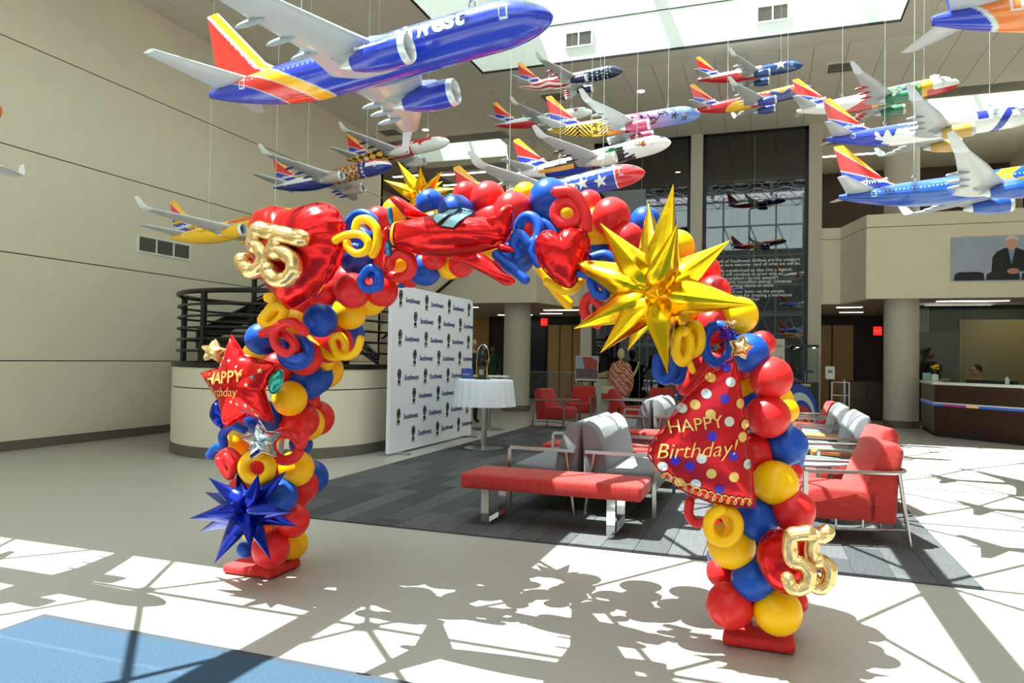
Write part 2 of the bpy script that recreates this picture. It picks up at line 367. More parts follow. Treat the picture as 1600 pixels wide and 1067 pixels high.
def vent(name, lab, O, U, V, w_, h, n, sec=1, grp=None, m=None):
    O, U, V = Vector(O), Vector(U), Vector(V); N = U.cross(V)
    t = thing(name, lab, 'vent', O, 0, grp)
    def quadbox(mb, u0, u1, v0, v1, a, b):
        mb.add([O+U*u+V*v+N*k for k in (a, b) for u, v in ((u0, v0), (u1, v0), (u1, v1), (u0, v1))], [(0, 3, 2, 1), (4, 5, 6, 7), (0, 1, 5, 4), (1, 2, 6, 5), (2, 3, 7, 6), (3, 0, 4, 7)])
    f = MB(); e = .03
    quadbox(f, 0, w_, 0, e, 0, .02); quadbox(f, 0, w_, h-e, h, 0, .02)
    for k in range(sec+1): u = k*(w_-e)/sec; quadbox(f, u, u+e, e, h-e, 0, .02)
    f.build('frame', m or m_white, t, world=True)
    for k in range(sec):
        g = MB(); u0 = k*(w_-e)/sec+e; u1 = (k+1)*(w_-e)/sec; quadbox(g, u0, u1, e, h-e, 0, .003); b_ = g.build('backing', m_joint, t, world=True)
        g = MB()
        for i in range(n): v = e+(h-2*e)*(i+.2)/n; quadbox(g, u0, u1, v, v+(h-2*e)/n*.45, .004, .014)
        g.build('grille', mat('vent_grille', '8f8980', .5), t, world=True)
vent('wall_vent', 'three-section louvred vent on the left wall below the yellow plane', (XL, 9.2, 3.1), (0, 1, 0), (0, 0, 1), 1.17, .3, 12, 3)
vent('skylight_vent', 'white louvred vent on the skylight wall nearer the big blue plane', (-3.8, SY1, 7.58), (1, 0, 0), (0, 0, 1), .56, .32, 9, 2, 'skylight wall vents')
vent('skylight_vent', 'white louvred vent on the skylight wall farther right', (-.2, SY1, 7.57), (1, 0, 0), (0, 0, 1), .56, .32, 9, 2, 'skylight wall vents')
for l, x, y in (('square ceiling vent right of the lone star plane', 1.1, 15.1), ('square ceiling vent under the flag plane', -4.8, 15.0), ('square ceiling vent near the left wall', -9.6, 16.2)):
    vent('ceiling_vent', l, (x, y+.56, ZC-.013), (1, 0, 0), (0, -1, 0), .56, .56, 5, 1, 'square ceiling vents', m_tile)
for l, x, y in (('round recessed downlight left of the round column', -8.33, 16.55), ('round recessed downlight right of the flag plane', -2.6, 15.5), ('round recessed downlight above the right planes', 1.9, 16.2), ('round recessed downlight near the right light well', 3.2, 16.4)):
    t = thing('downlight', l, 'light', (x, y, ZC-.012), 0, 'round downlights')
    MB().lathe([(.11, -.006), (.11, 0)], 20).build('trim_ring', m_white, t); MB().lathe([(.08, -.009), (.08, -.006)], 20).build('lens', m_lampw, t)
for l, x, y, z in (('red exit sign below the left mezzanine', -6.55, 21.5, 2.55), ('red exit sign right of the hall, beside the round column', 2.86, 21.5, 2.3)):
    t = thing('exit_sign', l, 'sign', (x, y, z), 0, 'red exit signs')
    MB().box(-.1, .1, -.02, .02, -.1, .13).build('housing', mat('exit_red', 'e0201a', .4, emit=1.2), t)
    mb = MB(); text_on(mb, 'EXIT', (0, -.023, -.02), (1, 0, 0), (0, 0, 1), .09, .5, bold=.01); mb.build('lettering', mat('white_print', 'ffffff', .5), t, recalc=False)
    MB().bar((0, 0, .13), (0, 0, 2.9-z), .008).build('stem', m_black, t)
# ------------------------------------------------------------------ stair drum
DC, DR = Vector((-7.0, 9.3)), 1.6
def drum_path(r, z, n=40, y1=12.2):
    pts = []
    for k in range(n+1):
        a = math.radians(100+(360-100)*k/n); pts.append((DC.x+r*math.cos(a), DC.y+r*math.sin(a), z))
    pts.append((DC.x+r, y1, z)); return pts
def drum_wall(r0, r1, z0, z1):
    a = drum_path(r0, 0); b = drum_path(r1, 0); n = len(a); vs = []; fs = []
    for i in range(n):
        vs += [(a[i][0], a[i][1], z0), (b[i][0], b[i][1], z0), (b[i][0], b[i][1], z1), (a[i][0], a[i][1], z1)]
    for i in range(n-1):
        for k in range(4): fs.append((4*i+k, 4*i+(k+1) % 4, 4*i+4+(k+1) % 4, 4*i+4+k))
    fs += [(0, 1, 2, 3), (4*n-4, 4*n-1, 4*n-2, 4*n-3)]
    return MB().add(vs, fs)
dr = struct('wall_stair_drum', drum_wall(DR-.12, DR-.012, .13, 1.2), m_joint, smooth=True)
for a, b in ((.15, .93), (.945, 1.22)): drum_wall(DR-.02, DR, a, b).build('panel', m_cream, dr, smooth=True)
drum_wall(DR-.02, DR+.012, 0, .15).build('skirting', m_base, dr, smooth=True)
drum_wall(DR-.14, DR+.015, 1.22, 1.29).build('curb', m_black, dr, smooth=True)
rl = thing('stair_railing', 'black steel railing of flat curved bars around the stair drum', 'railing', (DC.x, DC.y, 1.29))
for k, z in enumerate((1.45, 1.61, 1.77, 1.93, 2.09, 2.27)): MB().tube(drum_path(DR-.06, z), .035 if k == 5 else .018, 8).build('top_rail' if k == 5 else 'rail', m_black, rl, world=True, smooth=True)
for a in (150, 205, 262, 300, 335):
    c = Vector((DC.x+(DR-.06)*math.cos(math.radians(a)), DC.y+(DR-.06)*math.sin(math.radians(a)), 0)); MB().box(c.x-.03, c.x+.03, c.y-.03, c.y+.03, 1.29, 2.27).build('post', m_black, rl, world=True)
for y in (10.2, 11.2, 12.15): MB().box(DC.x+DR-.1, DC.x+DR-.03, y-.035, y+.035, 1.29, 2.27).build('post', m_black, rl, world=True)
st = thing('staircase', 'black steel stair flight rising behind the curved drum wall', 'stairs', (-8.6, 11, 0))
def sz(y): return 1.25+.41*(y-8.6)
for k in range(13):
    y = 9.85+.28*k; MB().box(-9.2, -8.12, y, y+.31, sz(y)-.02, sz(y)+.02).build('tread', mat('stair_tread', '2a2827', .6), st, world=True)
for x in (-9.25, -8.12): MB().prism([(9.8, sz(9.8)+.08), (13.5, sz(13.5)+.08), (13.5, sz(13.5)-.25), (9.8, sz(9.8)-.25)], x, x+.05, 0).build('stringer', m_black, st, world=True)
for k in range(5): MB().bar((-8.09, 9.8, sz(9.8)+.2+.18*k), (-8.09, 13.5, sz(13.5)+.2+.18*k), .035 if k == 4 else .016).build('rail', m_black, st, world=True)
for y in (9.85, 11.0, 12.2, 13.4): MB().box(-8.12, -8.06, y-.03, y+.03, sz(y), sz(y)+.92).build('post', m_black, st, world=True)
MB().box(-9.9, -8.06, 13.5, 14.6, sz(13.5)-.1, sz(13.5)).build('landing', m_black, st, world=True)
MB().box(-9.2, -8.1, 9.8, 9.86, 0, sz(9.8)-.05).build('riser_wall', m_black, st, world=True)
MB().box(-9.0, -8.9, 14, 14.1, 0, sz(13.5)-.1).build('support_post', m_black, st, world=True)
s2 = thing('lower_stair_rail', 'black sloping handrail bars right of the arch leg inside the drum', 'railing', (-6.2, 10.0, 1.29))
for k in range(3): MB().bar((-6.75, 9.9, 2.15-.17*k+.1), (-5.75, 9.9, 1.38-.06*k+.05), .03).build('rail', m_black, s2, world=True)
s3 = thing('upper_stair_flight', 'cream sloping stair side climbing to the left mezzanine', 'stairs', (-8.6, 17.2, 2.2))
MB().prism([(-9.9, 2.25), (-6.9, 4.55), (-6.9, 4.2), (-9.9, 1.9)], 17.25, 17.475, 1).build('stringer', m_cream, s3, world=True)
MB().prism([(-9.9, 1.9), (-6.9, 4.2), (-6.9, 4.18), (-9.9, 1.88)], 17.22, 17.4, 1).build('edge_trim', m_joint, s3, world=True)
# carpet of planks, entrance mat
cp = thing('carpet', 'grey plank carpet with streaked tones under the lounge seating', 'carpet', (-1.64, 9.8, 0))
MB().box(-4.62, 1.32, 5.3, 14.3, .001, .004).build('backing', mat('carpet_backing', '3a3a3e', .9), cp, world=True)
cms = [MB().box(-.1215, .1215, -.4985, .4985, 0, .008).mesh('carpet_plank', mat('carpet_plank_%d' % k, c, .95, var=.3, vscale=26, bump=.3, bscale=120, stretch=(7, .35, 1))) for k, c in enumerate(('484648', '504e50', '403e42', '585558'))]
for i in range(24):
    off = (i*.37) % 1.0
    for j in range(-1, 9):
        y0 = max(5.3+j+off, 5.3); y1 = min(5.3+j+1+off, 14.3)
        if y1-y0 < .05: continue
        o = put('carpet_plank', random.choice(cms), cp); o.location = (-4.62+.2475*(i+.5)+1.64, (y0+y1)/2-9.8, .004); o.scale = (1, y1-y0, 1)
mt = thing('entrance_mat', 'blue ribbed walk-off mat with a dark border, bottom left', 'mat', (-1.7, 1.5, 0))
MB().box(-3.62, .6, -.5, 2.81, .001, .012).build('border', mat('mat_border', '3b3f4a', .9), mt, world=True)
MB().box(-3.57, .55, -.45, 2.76, .012, .017).build('pile', mat('mat_pile', '33485f', .95, var=.25, vscale=60, bump=.4, bscale=160, stretch=(1, 3, 1)), mt, world=True)
# ================================================================== HANGING MODEL AIRLINERS
PL_L = 1.8
FR = .057
def fus(s):
    s = np.asarray(s, float); t = np.clip(s/.38, 0, 1); r = FR*(.17+.83*(1-(1-t)**1.9)); z = .037*(1-t)**1.5
    t2 = np.clip((s-.85)/.15, 0, 1); r = np.where(s > .85, FR*np.maximum(1-t2**2.1, 0)**.62, r); z = np.where(s > .85, -.012*t2**2, z)
    return r, z
def C3(h): return np.array(lin(h))
def setc(c, mask, h): c[mask] = C3(h)
def star_mask(s, a, cs, ca, R, rot=0., ri=.4):
    th = np.arctan2(a-ca, s-cs)+rot; b = PI/5; ph = np.abs((th+b) % (2*b)-b); rr = np.hypot(s-cs, a-ca)
    return rr < R*R*ri*math.sin(b)/(R*np.sin(ph)+R*ri*np.sin(b-ph))*1.0
BL, RD, YL, WH, NV = '2436b0', 'e0281f', 'f7b41c', 'f2f2ef', '14204e'
def base(n, h): return np.tile(C3(h), (n, 1))
def L_heart(s, a, v):
    c = base(len(s), '2638b4'); k = (1-v)/2
    b3 = .205+.19*k**1.2; b2 = .125+.215*k**1.15; b1 = .05+.2*k**1.3
    setc(c, s < b3+.006, 'c9ced2'); setc(c, s < b3, YL); setc(c, s < b2+.006, 'c9ced2'); setc(c, s < b2, RD); setc(c, s < b1+.006, 'c9ced2'); setc(c, s < b1, '2638b4')
    return c
def rear_blue(c, s, v): setc(c, (s < .25) & (v > .55-.0*s+(s-.05)*1.6), BL)
def L_maryland(s, a, v):
    c = base(len(s), WH); p = np.floor((s*2.2+a*1.2)*14/2.0)+np.floor((s*1.4-a*3.2)*14/2.0)
    r = s < .48; setc(c, r & (p % 2 == 0), '141414'); setc(c, r & (p % 2 == 1), 'f2b01e')
    f = s >= .48; setc(c, f, 'd3202c'); q = ((s > .66) & (a < .09)) | ((s > .48) & (s < .66) & (a > .095)); 
    setc(c, f & (np.abs(s-.68) < .008), WH); setc(c, f & (np.abs(a-.085) < .008) & (s > .55), WH)
    setc(c, f & (s > .69) & (a > .09), WH); setc(c, f & star_mask(s, a, .76, .08, .035), 'd3202c'); setc(c, (s > .86) & (a > .05), WH); setc(c, f & (np.hypot(s-.6, a-.07) < .02), WH)
    rear_blue(c, s, v); return c
def L_missouri(s, a, v):
    c = base(len(s), WH); setc(c, v > .72, 'c8232f'); setc(c, v < -.15, '222f8c'); 
    f = (s > .52) & (s < .76); n = np.sin(s*140)*np.sin(a*120); setc(c, f, '5a3d28'); setc(c, f & (n > .3), 'd9a63a'); setc(c, f & (n < -.45), 'c23a30'); setc(c, f & (np.abs(n) < .08), 'd8d4c8')
    b = (s >= .76) & (s < .82); setc(c, b, '25318c')
    for k in range(7): setc(c, b & star_mask(s, a, .79, .02+.026*k, .012), WH)
    setc(c, (s > .82) & (v > .4), 'c8232f'); setc(c, (s > .82) & (v < -.1), '222f8c'); rear_blue(c, s, v); return c
def L_newmexico(s, a, v):
    c = base(len(s), 'f6c016'); d = np.hypot(s-.72, a-.09); setc(c, (np.abs(d-.05) < .008), 'd02a20')
    for k in (-1, 0, 1): setc(c, (np.abs(a-.05-k*.018) < .005) & (s > .5) & (s < .68), 'd02a20'); setc(c, (np.abs(s-.72-k*.02) < .005) & (a > .01) & (a < .17) & (d > .05), 'd02a20')
    setc(c, (v > .9) & (s > .45), 'd2321f'); rear_blue(c, s, v); return c
def L_flag(s, a, v):
    c = base(len(s), WH); p = np.floor((a+.012*np.sin(s*26))/.026); setc(c, p % 2 == 1, 'c81f2d')
    f = s > .60+.03*np.sin(a*40); setc(c, f, '16204a')
    for i in range(8):
        for j in range(6): setc(c, f & star_mask(s, a, .635+.045*i, .018+.03*j+.015*(i % 2), .0115), WH)
    setc(c, (s > .9), '16204a'); rear_blue(c, s, v); return c
def L_california(s, a, v):
    c = base(len(s), 'f1f2f0'); setc(c, (v < -.05) & (s < .45), 'c8202a'); setc(c, (np.hypot((s-.6)*.8, (a-.1)) < .06), '1f6b4a'); setc(c, (np.hypot((s-.62), (a-.09)) < .03), '7a4a2c')
    setc(c, star_mask(s, a, .85, .07, .03, .3), 'd02028'); rear_blue(c, s, v); return c
def L_island(s, a, v):
    stops = [(0, 'f3c840'), (.35, 'f5c33a'), (.45, 'f08a3c'), (.52, 'e0567a'), (.66, 'c77ab0'), (.8, '8f8fd0'), (.88, '6a86cc'), (1, '6d90d8')]
    xs_ = [p for p, _ in stops]; cs = np.array([C3(h) for _, h in stops]); c = np.stack([np.interp(s, xs_, cs[:, k]) for k in range(3)], 1)
    K = '17130f'
    d = (s+a*.9) % .03; setc(c, (s < .22) & (d < .014), K); e = (s*.9-a*.7) % .026; setc(c, (s > .2) & (s < .3) & (e < .012), K)
    for cs_, ca in ((.33, .08), (.33, .13), (.42, .06), (.43, .12), (.83, .05), (.9, .12), (.84, .1)):
        th = np.arctan2(a-ca, s-cs_); setc(c, np.hypot(s-cs_, a-ca) < .024*np.abs(np.cos(2.5*th)), K)
    g = (s > .36) & (s < .4); setc(c, g & (np.sin((a+s)*260) > .2), K)
    t = (s > .49) & (s < .66); tri = np.abs(((s-.5) % .05)-.025)*2 < ((a % .045)); setc(c, t & (a > .02) & tri & (np.sin(s*60) > -.3) & (a > .06), K)
    u = (s > .66) & (s < .8); setc(c, u & (np.abs(np.sin(s*55)*.03+.09-a) < .007), K); setc(c, u & (np.abs(np.hypot((s-.7), a-.11)-.02) < .005), K); setc(c, u & (np.abs(np.hypot((s-.76), a-.06)-.022) < .005), K)
    rear_blue(c, s, v); return c
def L_prairie(s, a, v):
    c = base(len(s), 'f4f4f2'); setc(c, (a > .085-(s-.3)*.03) & (s > .2) & (s < .78), '2a221f'); setc(c, (s > .16) & (s < .4) & (a > .1) & (a < .13+(s-.2)*.1) , 'e79a2c')
    setc(c, (s > .22) & (s < .5) & (a > .13), '2b3fae'); setc(c, (s > .45) & (s < .58) & (np.sin(s*200+a*90) > .6) & (a > .06), '8a5a34')
    setc(c, (s > .6) & (s < .68) & (np.hypot((s-.64)*.8, a-.09) < .03), '1f7a3e'); setc(c, (np.sin(s*330) > 0) & (s > .52) & (s < .6) & (a > .03) & (a < .07), 'e07868')
    e = (np.hypot((s-.8)*.7, (a-.08)) < .055) | ((s > .72) & (s < .8) & (np.sin(a*240+s*60) > 0) & (a > .03) & (a < .15)); setc(c, e, 'f6f6f4')
    setc(c, np.hypot(s-.83, (a-.075)*1.6) < .024, 'd98a3a'); setc(c, np.hypot(s-.845, (a-.095)*1.5) < .016, 'b83a34'); setc(c, np.abs(np.hypot(s-.82, a-.06)-.032) < .004, '3a2a22')
    setc(c, np.hypot(s-.815, a-.06) < .007, '111111'); rear_blue(c, s, v); return c
def L_tennessee(s, a, v):
    c = base(len(s), 'd8262a'); b = (s > .58) & (s < .86); setc(c, (s > .575) & (s < .865), WH); setc(c, b, '2440a8'); 
    for x, y in ((.65, .045), (.74, .05), (.7, .1), (.79, .11), (.62, .1)): setc(c, b & star_mask(s, a, x, y, .036, .4), WH)
    rear_blue(c, s, v); return c
def L_texas(s, a, v):
    c = base(len(s), 'f3f3f1'); setc(c, v < .15+(s-.3)*.8, 'cf2027'); f = s > .62+.05*(a-.08); setc(c, f, '1f4688'); setc(c, star_mask(s, a, .79, .07, .062, .3), WH); rear_blue(c, s, v); return c
def L_arizona(s, a, v):
    c = base(len(s), 'd5252a'); th = np.arctan2(a-.2, s-.3); setc(c, (np.hypot((s-.38)*.7, a-.15) < .075) & (a > .06), 'f2bd18'); setc(c, (v > .6) & (s > .42), 'f0a04a')
    f = s > .62; setc(c, f, '2a3f8e'); setc(c, f & (v > .25+.3*np.sin(s*40)), 'ee8f3a'); setc(c, (s > .6) & (s < .66) & (v < .2), 'd5252a'); setc(c, star_mask(s, a, .84, .09, .045), 'd87a3a'); setc(c, s > .9, '2a3f8e'); rear_blue(c, s, v); return c
def L_florida(s, a, v):
    c = base(len(s), 'f4f4f2'); setc(c, (s > .3) & (s < .5) & (a > .16-(s-.28)*.45), 'c9232b'); setc(c, (s > .5) & (s < .8) & (a > .05), '2c7a4c'); n = np.sin(s*110)*np.sin(a*90)
    setc(c, (s > .5) & (s < .8) & (n > .5) & (a > .04), 'e8a52c'); setc(c, (s > .62) & (s < .72) & (n < -.3), '2b3fae'); setc(c, (s > .47) & (s < .51), 'e8a52c'); setc(c, (s > .77) & (s < .835), 'eeb024'); setc(c, (s > .8) & (a > .12), 'c9232b')
    setc(c, (s > .84) & (a < .13), 'f4f4f2'); rear_blue(c, s, v); return c
def L_pelican(s, a, v):
    c = base(len(s), 'f2f3f5'); setc(c, (s < .36) , '2b3fc0'); setc(c, (s < .5) & (v > .35) & (v < .75), '2b3fc0'); f = (s > .24) & (a > .09+.02*np.sin(s*120)) & (s < .5) & (s > .22+(a-.09)*1.1+.012*np.sin(a*200)); setc(c, f, 'f4f4f2')
    setc(c, (s > .73) & (s < .78) & (a < .09), '2a3aae'); setc(c, np.abs((s-.87)-(.07-a)*.6) < .02, '2a3aae'); setc(c, (s > .93) & (v > .5), '2a3aae'); setc(c, (v > .85) & (s > .6) & (s < .7), '2b3fc0'); return c
def L_nevada(s, a, v):
    c = base(len(s), '1550b0'); setc(c, np.abs(s-.63-.02*np.sin(a*60)) < .035, 'f3b31f'); setc(c, (s > .66) & (a > .09) & (a < .12+.1*(s-.66)) & (s < .8), 'f0b224'); setc(c, star_mask(s, a, .84, .07, .04), 'e8e8ea'); rear_blue(c, s, v); return c
def L_gold(s, a, v):
    c = base(len(s), 'e0762a'); k = (1-v)/2; setc(c, s < .05+.05*k, '2638b4'); setc(c, np.abs(s-.055-.05*k) < .005, 'c9ced2'); return c
def fin_std(x, z):
    c = base(len(x), BL); z1 = .263-.95*np.clip(x, 0, 1)+.6*np.clip(x, 0, 1)**2*.6; z2 = .163-.42*np.clip(x, 0, 1)-.2*np.clip(x, 0, 1)**2
    setc(c, z > z2-.004, WH); setc(c, z > z2, RD); setc(c, z > z1-.004, WH); setc(c, z > z1, YL); return c
def fin_heart(x, z):
    c = base(len(x), RD); le = np.interp(z, [.045, .075, .27], [.25, .2, .04]); e = le-x
    setc(c, e < .042, 'c9ced2'); setc(c, e < .03, YL); setc(c, (e < .005), 'e8e8e8'); setc(c, (x < .035-(z-.1)*.3) & (z < .11), 'c9ced2'); setc(c, (x < .028-(z-.1)*.3) & (z < .105), '2638b4'); return c
m_fus = mat('glossy_livery_paint', 'ffffff', .22, attr='livery', coat=.6)
m_wing = mat('wing_grey_paint', 'b4b7ba', .3, coat=.2)
m_lip = mat('intake_lip_metal', 'dfe2e6', .25, metal=.3)
m_fan = mat('fan_dark', '55585e', .5)
m_vinyl = mat('white_lettering', 'f6f6f6', .4)
m_wire = mat('thin_white_wire', 'd9dad6', .5)
def painted(name, V, F, cols, smooth=True):
    me = bpy.data.meshes.new(name); me.from_pydata([tuple(p) for p in V], [], F); me.materials.append(m_fus)
    at = me.color_attributes.new('livery', 'FLOAT_COLOR', 'POINT'); at.data.foreach_set('color', np.c_[cols, np.ones(len(cols))].ravel().astype(np.float32))
    if smooth: me.polygons.foreach_set('use_smooth', [True]*len(me.polygons))
    me.update(); return me
def grid_faces(n, m, wrap):
    F = []
    for i in range(n-1):
        for k in range(m if wrap else m-1): F.append((i*m+k, i*m+(k+1) % m, (i+1)*m+(k+1) % m, (i+1)*m+k))
    return F
def fuselage(lv, ns, nt, win='333a48', doors='d5d9de', wmax=.9):
    s = np.linspace(0, 1, ns); r, z = fus(s); r[-1] = .0005; ph = np.linspace(0, 2*PI, nt, endpoint=False)
    S = np.repeat(s, nt); P = np.tile(ph, ns); Rr = np.repeat(r, nt); Z = np.repeat(z, nt)
    V = np.c_[S, -Rr*np.sin(P), Z+Rr*np.cos(P)]
    a = np.minimum(P, 2*PI-P)*FR; v = np.cos(P); c = lv(S, a, v)
    if win: setc(c, (np.abs(a-.073) < .0032) & ((S % .0155) < .006) & (S > .15) & (S < wmax), win)
    setc(c, (S > .942) & (S < .966) & (a > .012) & (a < .062), '20242c')
    if doors:
        for x in (.135, .895):
            q = np.maximum(np.abs(S-x)/.010, np.abs(a-.083)/.022); setc(c, (q < 1) & (q > .78), doors)
    return painted('fuselage', V, [tuple(reversed(f)) for f in grid_faces(ns, nt, True)]+[tuple(range(nt))], c)
def foil_sections(secs, vertical=False, n=9):
    """secs: (span, xLE, xTE, height, thickness); closed airfoil loop per section"""
    V = []; m = 2*n-2
    tt = [(1-math.cos(PI*k/(n-1)))/2 for k in range(n)]
    for sp, le, te, h, th in secs:
        up = [(le+(te-le)*t, th*2.6*(math.sqrt(t)*(1-t)+.02)) for t in tt]
        loop = up+[(x, -y*.8) for x, y in reversed(up[1:-1])]
        for x, y in loop: V.append((x, y, h) if vertical else (x, sp, h+y))
    F = grid_faces(len(secs), m, True)+[tuple(range(m)), tuple(reversed(range((len(secs)-1)*m, len(secs)*m)))]
    return V, F
def mirY(V): return [(x, -y, z) for x, y, z in V]
WSEC = [(.03, .64, .42, -.034, .026), (.10, .605, .425, -.03, .021), (.18, .565, .425, -.022, .016), (.33, .49, .385, -.003, .011), (.482, .398, .345, .019, .006)]
LSEC = [(.478, .398, .345, .019, .006), (.497, .388, .338, .024, .005), (.508, .378, .332, .036, .004), (.527, .345, .318, .086, .003)]
SSEC = [(.012, .145, .03, .045, .013), (.21, .014, -.022, .071, .005)]
def mesh_of(V, F, m, name, sm=35): return MB().add(V, F).mesh(name, m, smooth=sm)
PM = {}
for sd, fn in (('L', lambda V: V), ('R', mirY)):
    V, F = foil_sections(WSEC); PM['wing'+sd] = mesh_of(fn(V), F, m_wing, 'wing')
    V, F = foil_sections(LSEC, n=7); PM['winglet'+sd] = mesh_of(fn(V), F, mat('winglet_pale', 'd3d8da', .3, coat=.2), 'winglet')
    V, F = foil_sections([(.47, .385, .35, .017, .004), (.5, .35, .325, -.035, .002)], n=7); PM['scim'+sd] = mesh_of(fn(V), F, mat('winglet_pale'), 'lower_winglet')
    V, F = foil_sections(SSEC); PM['stab'+sd] = mesh_of(fn(V), F, m_wing, 'stabilizer')
def finmesh(fc, nx_=40, nz=110):
    zz = np.linspace(.03, .27, nz); V = []
    for z in zz:
        le = np.interp(z, [.03, .055, .085, .27], [.30, .235, .19, .04]); te = np.interp(z, [.03, .27], [.035, 0.]); th = np.interp(z, [.03, .27], [.0125, .004])
        t = [(1-math.cos(PI*k/(nx_-1)))/2 for k in range(nx_)]; up = [(le+(te-le)*k, th*2.2*(math.sqrt(k)*(1-k)+.03)) for k in t]
        V += [(x, y, z) for x, y in up+[(x, -y) for x, y in reversed(up[1:-1])]]
    m = 2*nx_-2; V = np.array(V); F = grid_faces(nz, m, True)+[tuple(reversed(range((nz-1)*m, nz*m)))]
    return painted('tail_fin', V, F, fc(V[:, 0], V[:, 2]))
fin_s, fin_h = finmesh(fin_std), finmesh(fin_heart)
def xlathe(prof, y, z, n=24):
    V = []; 
    for x, r in prof:
        for k in range(n): a = 2*PI*k/n; V.append((x, y+r*math.cos(a), z+r*math.sin(a)))
    return V, grid_faces(len(prof), n, True)
def mtext_fin(sgn):
    P, F = text_data('Southwest', bold=.02); wd = P[:, 0].max(); k = .155/wd
    return MB().add([((.045+p[0]*k) if sgn < 0 else (.2-p[0]*k), sgn*(.0165-.03*(p[1]*k)), .073+p[1]*k) for p in P], F).mesh('lettering', m_vinyl, recalc=False)
fin_txt = [mtext_fin(-1), mtext_fin(1)]
def plane(lab, pos, ypb, lv, ns=200, nt=56, eng='2638b4', fin=None, win='333a48', doors='d5d9de', heart=False, fair='9aa0a4'):
    y, p, b = [math.radians(k) for k in ypb]
    M = Matrix.Translation(Vector(pos)) @ Matrix.Rotation(y, 4, 'Z') @ Matrix.Rotation(-p, 4, 'Y') @ Matrix.Rotation(b, 4, 'X') @ Matrix.Scale(PL_L, 4) @ Matrix.Translation(Vector((-.5, 0, 0)))
    t = thing('model_airliner', lab, 'model plane', M=M, group='model airliners hanging under the skylight')
    put('fuselage', fuselage(lv, ns, nt, win, doors, .45 if heart else .9), t)
    put('tail_fin', fin_h if heart else fin_s if fin is None else fin, t)
    if not heart:
        for f_ in fin_txt: put('lettering', f_, t)
    me_ = mat('engine_'+eng, eng, .25, coat=.5); mf_ = mat('fairing_'+fair, fair, .35)
    for sd, sg in (('L', 1), ('R', -1)):
        w_ = put('wing', PM['wing'+sd], t); put('winglet', PM['winglet'+sd], w_)
        if heart: put('lower_winglet', PM['scim'+sd], w_)
        put('stabilizer', PM['stab'+sd], t)
        fm = MB()
        for yy, xx, zz in ((.16, .425, -.03), (.23, .41, -.023), (.31, .39, -.014)):
            fm = MB(); fm.ball((xx, sg*yy, zz), (.042, .006, .009), 10, 6); fm.build('flap_fairing', mf_, w_, smooth=True)
        V, F = xlathe([(.535, .018), (.56, .026), (.6, .0345), (.64, .037), (.672, .036)], sg*.129, -.066); e = MB().add(V, F).build('engine', me_, t, smooth=True)
        V, F = xlathe([(.672, .036), (.684, .0345), (.688, .0315), (.683, .029), (.66, .028)], sg*.129, -.066); MB().add(V, F).build('intake_ring', m_lip, e, smooth=True)
        V, F = xlathe([(.662, .0285), (.664, .008), (.678, .001)], sg*.129, -.066); MB().add(V, F).build('fan', m_fan, e, smooth=True)
        V, F = xlathe([(.5, .004), (.535, .017), (.55, .02)], sg*.129, -.066); MB().add(V, F).build('exhaust', m_lip, e, smooth=True)
        MB().add(*foil_sections([(sg*.124, .65, .48, -.045, .03), (sg*.134, .65, .48, -.045, .03)], n=6)).build('pylon', m_wing, e, smooth=True)
    V = []; rr, zz = fus([.3, .8])
    for i, sx in enumerate((.3, .8)):
        q = M @ Vector((sx, 0, float(zz[i]+rr[i]))); top = ZT-.1 if SX0 < q.x < SX1 and q.y < SY1 else ZC
        if q.x < SX0 and q.y < 3: top = ZT-.1
        wi = MB().bar(q-Vector((0, 0, .01)), (q.x, q.y, top), .0018, 5).build('hanging_wire', m_wire, t, world=True)
        MB().tube([q+Vector((.014*math.cos(a), 0, .03+.022*math.sin(a))) for a in np.linspace(0, 2*PI, 12, endpoint=False)], .004, 6, closed=True).build('hook', m_chrome, t, world=True)
    return t, M
N_ = 300
p1, M1 = plane('largest model airliner, glossy blue with red and yellow tail, nearest the viewer', [-1.747, 2.859, 2.767], [-.2, 7.3, -2.], L_heart, 640, 110, '2638b4', win='7d86b8', heart=True)
# big lettering wrapped on the fuselage and on the engine nacelles
mb = MB(); P, F = text_data('Southwest', bold=.035); wd = P[:, 0].max(); k = .30/wd
mb.add([(.50+p[0]*k, -FR*1.03*math.sin((.092-p[1]*k)/FR), FR*1.03*math.cos((.092-p[1]*k)/FR)) for p in P], F)
mb.build('lettering', m_vinyl, p1, recalc=False)
for e in [o for o in p1.children if o.name.startswith('engine')]:
    pass
mb = MB(); P, F = text_data('Southwest.com', bold=.015); wd = P[:, 0].max(); k = .085/wd
mb.add([(.562+p[0]*k, -.129-.0385*math.cos((p[1]*k+.008)/.0375), -.066+.0385*math.sin((p[1]*k+.008)/.0375)) for p in P], F); mb.build('engine_lettering', m_vinyl, p1, recalc=False)
plane('model airliner with black-gold checks and red-white crosses, near the left wall', [-5.181, 9.362, 4.444], [-4.8, 5.7, -4.7], L_maryland, N_, 72, 'e6e6e4', fair='222222')
plane('model airliner with navy belly and brown seal, above the red 55 heart', [-5.228, 7.753, 3.668], [-2., 7.5, -5.3], L_missouri, N_, 72, 'b9a8a0', fair='2a3590')
plane('yellow model airliner behind the red 55 heart', [-5.302, 6.122, 2.732], [-2.5, 7.4, -3.3], L_newmexico, N_, 72, 'f2bb1a', fair='eab419')
plane('model airliner painted with red-white stripes and white stars on navy nose', [-3.163, 11.655, 6.152], [.9, 5.4, -.3], L_flag, 360, 96, '1b2550', win=None, fair='b02531')
plane('white and red model airliner with one red star on its nose', [-3.81, 12.22, 5.715], [3.1, 6.1, .9], L_california, N_, 72, 'e9eae8', fair='8b9094')
